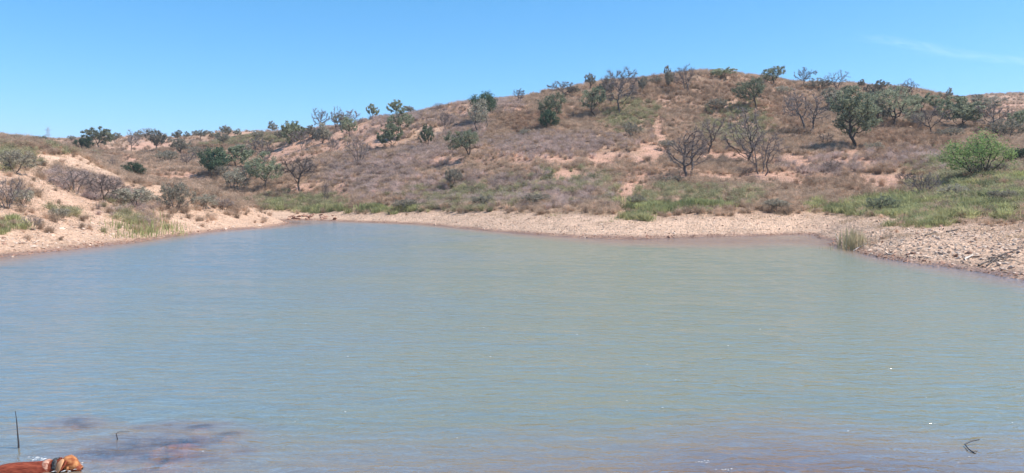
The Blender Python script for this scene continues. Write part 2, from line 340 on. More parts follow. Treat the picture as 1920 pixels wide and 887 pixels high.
C_WET = np.array([.26, .15, .10]); C_MUD = np.array([.60, .37, .27]); C_DRYGRASS = np.array([.36, .27, .18])
mix = lambda a, b, t: a * (1 - t[:, None]) + b * t[:, None]
col = np.tile(C_HILL, (len(X), 1))
col = mix(col, C_DRYGRASS, np.clip(.5 + fbm(X / 11, Y / 11, 3, 41), 0, 1) * .6)
col = mix(col, C_BARE, np.clip(bare * 1.2, 0, 1))
beach = 1 - sstep(1.0, 1.9, Z + fbm(X / 4, Y / 4, 2, 44) * .3)
col = mix(col, C_BEACH, np.where(Y < 115, beach, 0))
col = mix(col, C_BEACH * [1.0, .96, .93], np.where(left, .8, 0) * (1 - dens * .5))
col = mix(col, C_ORANGE, np.clip(patches(U2, V2, ORANGE) * 1.1, 0, 1) * np.where(Y < 150, 1., 0))
wetb = np.exp(-(np.clip(Z, 0, 9) / .13) ** 2) * np.where(Z > -.5, 1, 1)
wetb = np.clip(wetb * (1.0 + .6 * fbm(X / .7, Y / .7, 2, 46)), 0, 1) * np.where(R_(0) + np.hypot(X, Y) < 140, 1., 0.)
col = mix(col, C_WET, wetb * .9)
col = mix(col, C_MUD, np.where(Z < -.02, 1., 0.) * .8)
col = mix(col, np.array([.50, .33, .25]), np.where((Z < -.02) & (Y > 20), .85, 0.))
mnd = np.zeros_like(X)
for mx_, my_, a_, b_, h_ in MOUNDS: mnd = np.maximum(mnd, np.exp(-((X - mx_) / a_) ** 2 - ((Y - my_ - .12 * (X - mx_)) / b_) ** 2))
col = mix(col, np.array([.10, .045, .035]), np.clip(mnd * 1.3, 0, 1))
col = mix(col, np.array([.46, .15, .05]), np.clip((Z + .085) / .045, 0, 1) * np.where((Y < 10) & (Y > 6) & (X < -2.5) & (X > -7), 1., 0.))
ca = me.color_attributes.new('soil', 'FLOAT_COLOR', 'POINT'); ca.data.foreach_set('color', np.concatenate([col, np.ones((len(X), 1))], 1).astype(np.float32).ravel())
wa = me.attributes.new('wet', 'FLOAT', 'POINT'); wa.data.foreach_set('value', wetb.astype(np.float32))
ground = link('ground', me); tag(ground, 'pinkish tan stony banks and dry hillsides round the reservoir', kind='structure')

# ------------------------------------------------------------------ water
def water_mat():
    m, N, L = newmat('silty_water')
    geo = N.new('ShaderNodeNewGeometry')
    dep = N.new('ShaderNodeAttribute'); dep.attribute_name = 'depth'
    mp = N.new('ShaderNodeMapping'); mp.inputs['Scale'].default_value = (1.0, 2.6, 1); mp.inputs['Rotation'].default_value = (0, 0, R_(-9)); L.new(geo.outputs['Position'], mp.inputs[0])
    n1 = N.new('ShaderNodeTexNoise'); n1.inputs['Scale'].default_value = 2.4; n1.inputs['Detail'].default_value = 4; n1.inputs['Roughness'].default_value = .55; n1.inputs['Distortion'].default_value = .5
    L.new(mp.outputs[0], n1.inputs['Vector'])
    b = N.new('ShaderNodeBump'); b.inputs['Strength'].default_value = .9; b.inputs['Distance'].default_value = .06
    L.new(n1.outputs[0], b.inputs['Height'])
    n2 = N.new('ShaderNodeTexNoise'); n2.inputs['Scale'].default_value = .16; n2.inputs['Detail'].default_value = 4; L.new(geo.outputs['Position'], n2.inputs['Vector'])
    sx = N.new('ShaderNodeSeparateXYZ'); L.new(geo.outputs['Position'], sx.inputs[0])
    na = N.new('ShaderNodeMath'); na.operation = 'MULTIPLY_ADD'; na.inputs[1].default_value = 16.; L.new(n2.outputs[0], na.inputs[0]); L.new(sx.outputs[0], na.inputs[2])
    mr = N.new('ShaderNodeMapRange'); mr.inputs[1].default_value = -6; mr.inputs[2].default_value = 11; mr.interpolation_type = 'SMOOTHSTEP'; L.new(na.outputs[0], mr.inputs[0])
    mx = N.new('ShaderNodeMix'); mx.data_type = 'RGBA'; mx.inputs[6].default_value = (.195, .242, .265, 1); mx.inputs[7].default_value = (.255, .255, .165, 1); L.new(mr.outputs[0], mx.inputs[0])  # bluer left murk holds sky reflection in its colour; right side is siltier
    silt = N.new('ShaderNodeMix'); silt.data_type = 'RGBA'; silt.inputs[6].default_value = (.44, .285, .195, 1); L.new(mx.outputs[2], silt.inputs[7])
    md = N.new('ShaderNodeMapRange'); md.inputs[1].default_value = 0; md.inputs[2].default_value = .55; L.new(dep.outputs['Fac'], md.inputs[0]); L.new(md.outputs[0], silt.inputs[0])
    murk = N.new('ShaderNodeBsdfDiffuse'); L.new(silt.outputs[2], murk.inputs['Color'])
    tr = N.new('ShaderNodeBsdfTransparent'); tr.inputs[0].default_value = (.93, .92, .86, 1)
    ex = N.new('ShaderNodeMath'); ex.operation = 'MULTIPLY'; ex.inputs[1].default_value = -4.5; L.new(dep.outputs['Fac'], ex.inputs[0])
    e2 = N.new('ShaderNodeMath'); e2.operation = 'EXPONENT'; L.new(ex.outputs[0], e2.inputs[0])
    body = N.new('ShaderNodeMixShader'); L.new(e2.outputs[0], body.inputs[0]); L.new(murk.outputs[0], body.inputs[1]); L.new(tr.outputs[0], body.inputs[2])
    gl = N.new('ShaderNodeBsdfGlossy'); gl.inputs['Roughness'].default_value = .08; L.new(b.outputs[0], gl.inputs['Normal'])
    fr = N.new('ShaderNodeFresnel'); fr.inputs['IOR'].default_value = 1.333; L.new(b.outputs[0], fr.inputs['Normal'])
    fk = N.new('ShaderNodeMath'); fk.operation = 'MULTIPLY'; fk.inputs[1].default_value = .50; L.new(fr.outputs[0], fk.inputs[0])      # wind ripples too fine to model hide part of the mirror
    ms = N.new('ShaderNodeMixShader'); L.new(fk.outputs[0], ms.inputs[0]); L.new(body.outputs[0], ms.inputs[1]); L.new(gl.outputs[0], ms.inputs[2])
    o = N.new('ShaderNodeOutputMaterial'); L.new(ms.outputs[0], o.inputs[0]); return m
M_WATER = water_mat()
wT = np.concatenate([np.linspace(-1.5, -.62, 60, endpoint=False), np.linspace(-.62, .62, 560, endpoint=False), np.linspace(.62, 1.5, 60)])
wL = np.linspace(math.log(3.2), math.log(135), 620)
a, b_ = np.meshgrid(wT, wL, indexing='ij'); r = np.exp(b_); wx, wy = np.sin(a) * r, np.cos(a) * r
gd = zat(wx, wy)
def waves(x, y):
    c, s = math.cos(.16), math.sin(.16); u, v = x * c - y * s, x * s + y * c
    near_ = 1 + 1.1 * np.exp(-((x + 3.6) / 1.6) ** 2 - ((y - 8.3) / 1.3) ** 2)
    gust = .75 + .6 * fbm(x / 9, y / 13, 2, 64)                   # patches of stronger and weaker ripple
    z = near_ * gust * (fbm(u / 1.6 + 3, v / .40, 3, 61) * .021 + fbm(u / .55, v / .16, 2, 62) * .005) + gust * fbm(u / 3.6, v / .95, 2, 63) * .020
    for px, py, am, wl in [(120, 878, .010, .13), (35, 842, .003, .06), (220, 826, .003, .05), (1812, 838, .002, .05)]:
        Yc = CAMZ * F / (py - HY); dd = np.hypot(x - (px - CX) / F * Yc, (y - Yc)); z = z + am * np.sin(dd * 2 * math.pi / wl) * np.exp(-dd / (wl * 2.6))
    return z
calm = sstep(0, .35, -gd) * .75 + .25
wz = waves(wx, wy) * calm
wi = np.arange(wx.size).reshape(wx.shape)
wq = np.stack([wi[:-1, :-1], wi[1:, :-1], wi[1:, 1:], wi[:-1, 1:]], -1).reshape(-1, 4)[:, ::-1]
keep = (gd < .35).ravel()[wq].any(1)
wq = wq[keep]; used = np.unique(wq); remap = -np.ones(wx.size, int); remap[used] = np.arange(len(used))
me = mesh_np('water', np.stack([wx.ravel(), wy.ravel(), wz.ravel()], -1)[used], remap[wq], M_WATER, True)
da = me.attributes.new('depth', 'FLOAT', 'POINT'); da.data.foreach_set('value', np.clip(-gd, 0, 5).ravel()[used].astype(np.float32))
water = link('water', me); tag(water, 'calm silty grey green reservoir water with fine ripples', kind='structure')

# ------------------------------------------------------------------ plants as stuff: prototypes + geometry nodes
rng = np.random.RandomState(7)
def blades(n, spread, h, wdt, lean, rs, droop=.0, fan=1.0, base=.12, seg=2):
    """n thin tapering blades / twigs from a common foot"""
    az = rs.uniform(0, 2 * math.pi, n); ln = np.abs(rs.normal(0, lean, n)).clip(0, 1.35); L_ = h * rs.uniform(.45, 1, n) / np.maximum(np.cos(ln), .35) * .9
    L_ = np.minimum(L_, h * 1.3)
    b = rs.normal(0, base, (n, 2)) * spread
    d = np.stack([np.sin(ln) * np.cos(az), np.sin(ln) * np.sin(az), np.cos(ln)], -1)
    side = np.stack([-np.sin(az + rs.normal(0, .8, n)), np.cos(az + rs.normal(0, .8, n)), np.zeros(n)], -1)
    p0 = np.concatenate([b, np.full((n, 1), -.04)], 1); p1 = p0 + d * L_[:, None] * .55
    p2 = p1 + (d * [1 + droop, 1 + droop, 1 - droop * 1.2]) * L_[:, None] * .45
    w2 = wdt * rs.uniform(.6, 1.3, n)[:, None] / 2
    V = np.stack([p0 - side * w2, p0 + side * w2, p1 - side * w2 * .75, p1 + side * w2 * .75, p2], 1).reshape(-1, 3)
    i = np.arange(n)[:, None] * 5
    T = np.concatenate([i + [0, 1, 3], i + [0, 3, 2], i + [2, 3, 4]], 0)
    return V, T, p1, p2
def chips(c, size, rs, flat=.0):
    """one small leaf triangle at every point c"""
    n = len(c); a_ = rs.normal(size=(n, 3)); b2 = rs.normal(size=(n, 3)); a_ /= np.linalg.norm(a_, axis=1)[:, None]; b2 -= (b2 * a_).sum(1)[:, None] * a_; b2 /= np.linalg.norm(b2, axis=1)[:, None]
    s = size * rs.uniform(.6, 1.4, n)[:, None]
    V = np.stack([c + a_ * s, c - a_ * s * .5 + b2 * s * .55, c - a_ * s * .5 - b2 * s * .55], 1).reshape(-1, 3)
    return V, np.arange(n * 3).reshape(-1, 3)
def cat_geo(*gs):
    V = []; T = []; o = 0
    for v, t in gs: V.append(v); T.append(t + o); o += len(v)
    return np.concatenate(V), np.concatenate(T)
def shrub_geo(seed, n=120, h=.8, wid=.7, leaf=140, leafs=.035, tw=.016, lean=.62):
    rs = np.random.RandomState(seed)
    V, T, p1, p2 = blades(n, wid, h, tw, lean, rs, droop=.15)
    k = rs.randint(0, n, leaf); t = rs.uniform(-.3, 1.05, leaf)[:, None]
    c = p1[k] + (p2[k] - p1[k]) * t + rs.normal(0, .05, (leaf, 3)); c[:, 2] = np.abs(c[:, 2])
    # side twigs
    m = n; k2 = rs.randint(0, n, m); s0 = p1[k2] + (p2[k2] - p1[k2]) * rs.uniform(-.5, .8, m)[:, None]; dd = rs.normal(0, 1, (m, 3)); dd[:, 2] = np.abs(dd[:, 2]) * .8; dd /= np.linalg.norm(dd, axis=1)[:, None]
    e = s0 + dd * .22; sd = np.cross(dd, rs.normal(size=(m, 3))); sd /= np.linalg.norm(sd, axis=1)[:, None]; sd *= tw * .4
    V2 = np.stack([s0 - sd, s0 + sd, e], 1).reshape(-1, 3)
    return cat_geo((V, T), (V2, np.arange(m * 3).reshape(-1, 3)), chips(c, leafs, rs))
def grass_geo(seed, n=60, h=.5, wid=.35, lean=.42, bw=.018, droop=.3):
    V, T, _, _ = blades(n, wid, h, bw, lean, np.random.RandomState(seed), droop=droop, base=.5); return V, T

M_MAUVE = plant_mat('mauve_grey_twigs', (.50, .39, .34), (.56, .43, .38), (.42, .32, .27), transl=.42)
M_BROWN = plant_mat('brown_dry_brush', (.50, .36, .26), (.56, .41, .30), (.43, .32, .23), transl=.42)
M_OLIVE = plant_mat('olive_brush', (.36, .34, .19), (.43, .38, .23), (.30, .29, .17), transl=.42)
M_RUST = plant_mat('rust_weeds', (.45, .29, .20), (.48, .34, .24), (.38, .27, .19), transl=.42)
M_GREEN = plant_mat('green_bank_grass', (.34, .345, .15), (.45, .42, .21), (.25, .27, .14), transl=.42, region=.25)
M_STRAW = plant_mat('straw_grass', (.50, .38, .26), (.56, .43, .30), (.44, .33, .23), transl=.42)

def proto_coll(name, geos, mat, smooth=False):
    c = bpy.data.collections.new(name)
    for i, (v, t) in enumerate(geos):
        o = bpy.data.objects.new(name, mesh_np(name, v, t, mat, smooth)); c.objects.link(o)
    return c
def scatter(name, label, pts, scl, rot, coll, kind='stuff', tilt=None):
    """one object: points carrying size and turn, with plants instanced on them"""
    me = bpy.data.meshes.new(name); n = len(pts)
    me.vertices.add(n); me.vertices.foreach_set('co', np.asarray(pts, np.float32).ravel())
    s = me.attributes.new('size', 'FLOAT_VECTOR', 'POINT'); s.data.foreach_set('vector', np.asarray(scl, np.float32).ravel())
    r = me.attributes.new('turn', 'FLOAT_VECTOR', 'POINT'); r.data.foreach_set('vector', np.asarray(rot, np.float32).ravel())
    o = link(name, me); tag(o, label, kind=kind)
    ng = bpy.data.node_groups.new(name + '_scatter', 'GeometryNodeTree')
    ng.interface.new_socket('Geometry', in_out='INPUT', socket_type='NodeSocketGeometry'); ng.interface.new_socket('Geometry', in_out='OUTPUT', socket_type='NodeSocketGeometry')
    N, L = ng.nodes, ng.links
    gi = N.new('NodeGroupInput'); go = N.new('NodeGroupOutput'); ip = N.new('GeometryNodeInstanceOnPoints')
    ci = N.new('GeometryNodeCollectionInfo'); ci.inputs['Collection'].default_value = coll; ci.inputs['Separate Children'].default_value = True; ci.inputs['Reset Children'].default_value = True
    def attr(nm):
        q = N.new('GeometryNodeInputNamedAttribute'); q.data_type = 'FLOAT_VECTOR'; q.inputs['Name'].default_value = nm; return q.outputs[0]
    L.new(gi.outputs[0], ip.inputs['Points']); L.new(ci.outputs[0], ip.inputs['Instance']); ip.inputs['Pick Instance'].default_value = True
    L.new(attr('size'), ip.inputs['Scale']); L.new(attr('turn'), ip.inputs['Rotation']); L.new(ip.outputs[0], go.inputs[0])
    md = o.modifiers.new('scatter', 'NODES'); md.node_group = ng
    return o

def sample(n, rmin, rmax, th=.78):
    n = int(n * th / .66)
    """random ground points, even per square metre"""
    r = np.sqrt(rng.uniform(rmin ** 2, rmax ** 2, n)); t = rng.uniform(-th, th, n)
    x, y = np.sin(t) * r, np.cos(t) * r; return x, y, zat(x, y)
def place(x, y, z, lo, hi, flat=(.8, 1.1), sink=0.):
    n = len(x); s = rng.uniform(lo, hi, n); sc = np.stack([s, s, s * rng.uniform(*flat, n)], -1)
    rt = np.stack([rng.normal(0, .08, n), rng.normal(0, .08, n), rng.uniform(0, 6.283, n)], -1)
    return np.stack([x, y, z - sink], -1), sc, rt

CL = dict(
 m=proto_coll('mauve_shrub', [shrub_geo(i, 110, .75, .6) for i in range(5)], M_MAUVE),
 o=proto_coll('olive_shrub', [shrub_geo(10 + i, 110, .7, .6, leaf=240, leafs=.04) for i in range(4)], M_OLIVE),
 r=proto_coll('rust_weed', [shrub_geo(20 + i, 110, .8, .5, lean=.42) for i in range(4)], M_RUST),
 g=proto_coll('green_tuft', [grass_geo(30 + i, 150, .8, .45, .42, .032) for i in range(4)], M_GREEN),
 b=proto_coll('brown_shrub', [shrub_geo(40 + i, 110, .7, .6) for i in range(5)], M_BROWN),
 s=proto_coll('straw_tuft', [grass_geo(50 + i, 50, .32, .5, .6, .016) for i in range(4)], M_STRAW))
# shrubs
x, y, z = sample(98000, 24, 215)
far_ = np.hypot(x, y) > 150; keepf = ~far_ | (rng.uniform(size=len(x)) < .6)
dens, wts, bare, left, u, v = cover(x, y, z)
ok = (rng.uniform(size=len(x)) < dens * .95) & keepf & (z > .25)
x, y, z, wts, left, u, v = [q[ok] for q in (x, y, z, wts, left, u, v)]
cum = np.cumsum(wts ** 1.5 + 1e-6, 1); cls = (rng.uniform(size=len(x))[:, None] * cum[:, -1:] > cum).sum(1)
near = np.clip(np.hypot(x, y) / 75, .5, 1.15)
for k, key, nm, lb in [(0, 'm', 'mauve_brush', 'low leafless mauve grey brush covering the hillside'), (1, 'o', 'olive_brush', 'low olive green brush on the lower slopes'),
                       (2, 'r', 'rust_weeds', 'dry rust coloured weeds on the upper slopes'), (3, 'g', 'green_grass', 'fresh green grass growing along the high water line'),
                       (4, 'b', 'brown_brush', 'low dry brown brush between the trees')]:
    q = cls == k
    p, s, rt = place(x[q], y[q], z[q], .5, 1.5); s = s * near[q][:, None]
    if key == 'g': s = s * [1.15, 1.15, 1.05 if len(s) else 1]
    scatter(nm, lb, p, s, rt, CL[key])
xf, yf, zf = sample(26000, 200, 420); d_, w_, b_f, l_f, uf, vf = cover(xf, yf, zf)
q = rng.uniform(size=len(xf)) < np.clip(.85 - b_f * .5 + fbm(xf / 20, yf / 20, 3, 81) * .6, 0, 1)
p, s, rt = place(xf[q], yf[q], zf[q], .9, 2.0); scatter('far_brush', 'hazy brown brush on the farthest slopes', p, s, rt, CL['b'])
# grass tufts everywhere on the land
x, y, z = sample(95000, 24, 190)
dens, wts, bare, left, u, v = cover(x, y, z)
ok = (rng.uniform(size=len(x)) < np.clip(.75 - bare * .55, .12, 1) * np.where(left, .25 + dens * .6, 1)) & (z > 1.0 + rng.uniform(-.3, .8, len(x)))
p, s, rt = place(x[ok], y[ok], z[ok], .5, 1.3)
scatter('dry_grass', 'thin straw coloured dry grass between the shrubs', p, s, rt, CL['s'])

# ------------------------------------------------------------------ trees
M_BARK = solid_mat('dark_bark', (.055, .042, .035), (.13, .10, .085), 9, .9, .6, .1, (1, 1, .3))
M_GBARK = solid_mat('grey_bark', (.10, .085, .08), (.20, .17, .155), 9, .9, .6, .1, (1, 1, .3))
M_LEAF = {'G': plant_mat('grey_green_leaves', (.28, .30, .195), (.34, .35, .235), (.25, .275, .175), .42, .5),
          'D': plant_mat('dark_green_leaves', (.075, .115, .07), (.11, .15, .085), (.07, .10, .06), .25, .5),
          'Y': plant_mat('bright_green_leaves', (.17, .25, .085), (.25, .31, .12), (.16, .23, .085), .4, .5),
          'S': plant_mat('sparse_grey_leaves', (.30, .275, .21), (.36, .33, .255), (.27, .24, .185), .35, .5),
          'B': plant_mat('grey_twigs', (.24, .20, .18), (.32, .27, .25), (.20, .16, .14), .15, .5)}
def colonise(rs, H, W, trunk, stems, natt, blobs, lean=.0, umb=.0):
    """space colonisation: limbs grow towards points filling the crown"""
    att = []
    for i in range(blobs):
        a_ = 2 * math.pi * (i + rs.uniform(-.3, .3)) / blobs; rr = W * .27 * (1 if blobs > 1 else 0) * rs.uniform(.7, 1.25)
        if i == 0 and blobs > 1 and not umb: rr *= .25        # one mass in the middle carries the rounded top
        c = np.array([math.cos(a_) * rr, math.sin(a_) * rr, H * (.60 + rs.uniform(-.16, .10) + (.12 if i == 0 else 0))])
        q = rs.normal(size=(natt // blobs, 3)); q /= np.linalg.norm(q, axis=1)[:, None]; q *= rs.uniform(.3, 1, (len(q), 1)) ** .5
        att.append(c + q * [W * .29, W * .29, H * (.29 - .10 * umb)])
    att = np.concatenate(att); att[:, 0] += lean * H * .3; att = att[att[:, 2] > trunk * .8]
    nodes = []; par = []
    nodes.append(np.array([0, 0, -.3])); par.append(-1)
    for s in range(stems):
        a_ = rs.uniform(0, 6.28); ln = .12 if stems == 1 else .38
        base = np.array([math.cos(a_), math.sin(a_), 0]) * (.02 if stems == 1 else .06) * H; p = base.copy(); prev = 0; d = np.array([math.cos(a_) * ln + lean * .4, math.sin(a_) * ln, 1.])
        p[2] = -.25
        ns = 5
        for k in range(ns + 1):
            nodes.append(p.copy()); par.append(prev); prev = len(nodes) - 1
            d = d + rs.normal(0, .12, 3); d[2] = max(d[2], .6); p = p + d / np.linalg.norm(d) * ((trunk + .25) / ns)
    nodes = np.array(nodes); par = list(par)
    D = H * .045; kill = D * 1.9; infl = H * .6
    for it in range(42):
        if len(att) == 0: break
        d2 = ((att[:, None] - nodes[None]) ** 2).sum(-1); j = d2.argmin(1); dm = np.sqrt(d2[np.arange(len(att)), j])
        m = dm < infl
        if not m.any(): break
        v = att[m] - nodes[j[m]]; v /= np.linalg.norm(v, axis=1)[:, None] + 1e-9
        acc = np.zeros_like(nodes); np.add.at(acc, j[m], v); g_ = np.nonzero(np.abs(acc).sum(1) > 1e-6)[0]
        dd = acc[g_]; dd /= np.linalg.norm(dd, axis=1)[:, None] + 1e-9; dd += rs.normal(0, .22, dd.shape); dd /= np.linalg.norm(dd, axis=1)[:, None]
        new = nodes[g_] + dd * D
        dn = ((new[:, None] - nodes[None]) ** 2).sum(-1).min(1); okn = dn > (D * .35) ** 2
        if not okn.any(): break
        new = new[okn]; nodes = np.concatenate([nodes, new]); par += list(g_[okn])
        d2 = ((att[:, None] - new[None]) ** 2).sum(-1).min(1); att = att[d2 > kill ** 2]
    par = np.array(par); n = len(nodes); e = 2.3; tip = .0085 * H / 5 + .004
    acc = np.zeros(n); ch = np.bincount(par[par >= 0], minlength=n)
    for i in range(n - 1, -1, -1):
        if ch[i] == 0: acc[i] = tip ** e
        if par[i] >= 0: acc[par[i]] += acc[i]
    return nodes, par, acc ** (1 / e), ch
def tubes(nodes, par, rad, sel, sides=5):
    i = np.nonzero(sel & (par >= 0))[0]; a_, b2 = nodes[par[i]], nodes[i]; d = b2 - a_; d /= np.linalg.norm(d, axis=1)[:, None] + 1e-9
    ra = np.minimum(rad[par[i]], rad[i] * 1.25); rb = rad[i]
    # keep the trunk chain continuous
    up = np.where(np.abs(d[:, 2:3]) < .9, [[0, 0, 1.]], [[1., 0, 0]]); s = np.cross(d, up); s /= np.linalg.norm(s, axis=1)[:, None]; t = np.cross(d, s)
    an = np.linspace(0, 2 * math.pi, sides, endpoint=False); c, sn = np.cos(an), np.sin(an)
    ring = s[:, None] * c[None, :, None] + t[:, None] * sn[None, :, None]
    A = a_[:, None] - d[:, None] * (ra * .3)[:, None, None] + ring * ra[:, None, None]; B = b2[:, None] + ring * rb[:, None, None]
    V = np.concatenate([A, B], 1).reshape(-1, 3); o = (np.arange(len(i)) * sides * 2)[:, None, None]
    k = np.arange(sides); q = np.stack([k, (k + 1) % sides, (k + 1) % sides + sides, k + sides], -1)[None] + o
    return V, q.reshape(-1, 4)
def tree_geo(seed, H, W, kind, trunk=.28, stems=1, natt=330, blobs=5, lean=0., umb=0., fol=1., thick=1., lsz=1.):
    rs = np.random.RandomState(seed)
    nodes, par, rad, ch = colonise(rs, H, W, trunk * H, stems, natt, blobs, lean, umb)
    rad = rad * thick * 1.55
    bm = M_BARK if kind in 'GDY' else (M_BARK if rs.rand() < .55 else M_GBARK)
    V, Q = tubes(nodes, par, rad, rad > 0)
    wood = mesh_np('trunk', V, Q, bm, True)
    thin = np.nonzero((rad < np.median(rad) * 1.8) & (nodes[:, 2] > trunk * H))[0]
    if kind == 'B':
        m = int(2600 * fol); k = thin[rs.randint(0, len(thin), m)]; p0 = nodes[k]; out_ = p0 - [0, 0, H * .45]; out_ /= np.linalg.norm(out_, axis=1)[:, None]
        d = out_ * .9 + rs.normal(0, .75, (m, 3)); d /= np.linalg.norm(d, axis=1)[:, None]; ln = H * .085 * rs.uniform(.5, 1.3, m)[:, None]; e = p0 + d * ln
        sd = np.cross(d, rs.normal(size=(m, 3))); sd /= np.linalg.norm(sd, axis=1)[:, None]; sd *= .0026 * H * lsz
        V = np.stack([p0 - sd, p0 + sd, e], 1).reshape(-1, 3); T = np.arange(m * 3).reshape(-1, 3)
        crown = mesh_np('crown', V, T, M_LEAF['B'])
    else:
        nl = int({'G': 5200, 'D': 5200, 'Y': 6500, 'S': 3000}[kind] * fol)
        th2 = thin
        if kind in 'GS': th2 = thin[rs.rand(len(thin)) < .8]
        k = th2[rs.randint(0, len(th2), nl)]; sg = H * {'G': .031, 'D': .05, 'Y': .065, 'S': .035}[kind]
        c = nodes[k] + rs.normal(0, 1, (nl, 3)) * sg * [1, 1, .8]
        V, T = chips(c, H * .020 * lsz, rs)
        m = 500; kk = thin[rs.randint(0, len(thin), m)]; p0 = nodes[kk]; d = rs.normal(0, 1, (m, 3)); e = p0 + d * H * .03; sd = rs.normal(0, .002 * H, (m, 3))
        crown = mesh_np('crown', V, T, M_LEAF[kind])
    return wood, crown
VAR = {}
def variant(kind, i):
    if (kind, i) not in VAR:
        rs = random.Random(hash((ord(kind[0]), i)) & 0xffff)
        if kind == 'bush': VAR[kind, i] = tree_geo(900 + i, 5, 6.4, 'S', .06, 3, 260, 5, fol=1.2, lsz=1.3)
        elif kind == 'dbush': VAR[kind, i] = tree_geo(930 + i, 5, 6, 'D', .04, 3, 260, 5, fol=.9, lsz=1.5)
        elif kind == 'tbush': VAR[kind, i] = tree_geo(960 + i, 5, 6.6, 'B', .04, 5, 330, 5, fol=1.3, lsz=1.6)
        else: VAR[kind, i] = tree_geo(700 + 31 * i + ord(kind), 5, 5 + .6 * i, kind, rs.choice([.2, .26, .3]), rs.choice([1, 1, 2]), 220, 4 + i % 2, fol={'S': 1.3, 'B': 1.1}.get(kind, .95), lsz=1.5)
    return VAR[kind, i]

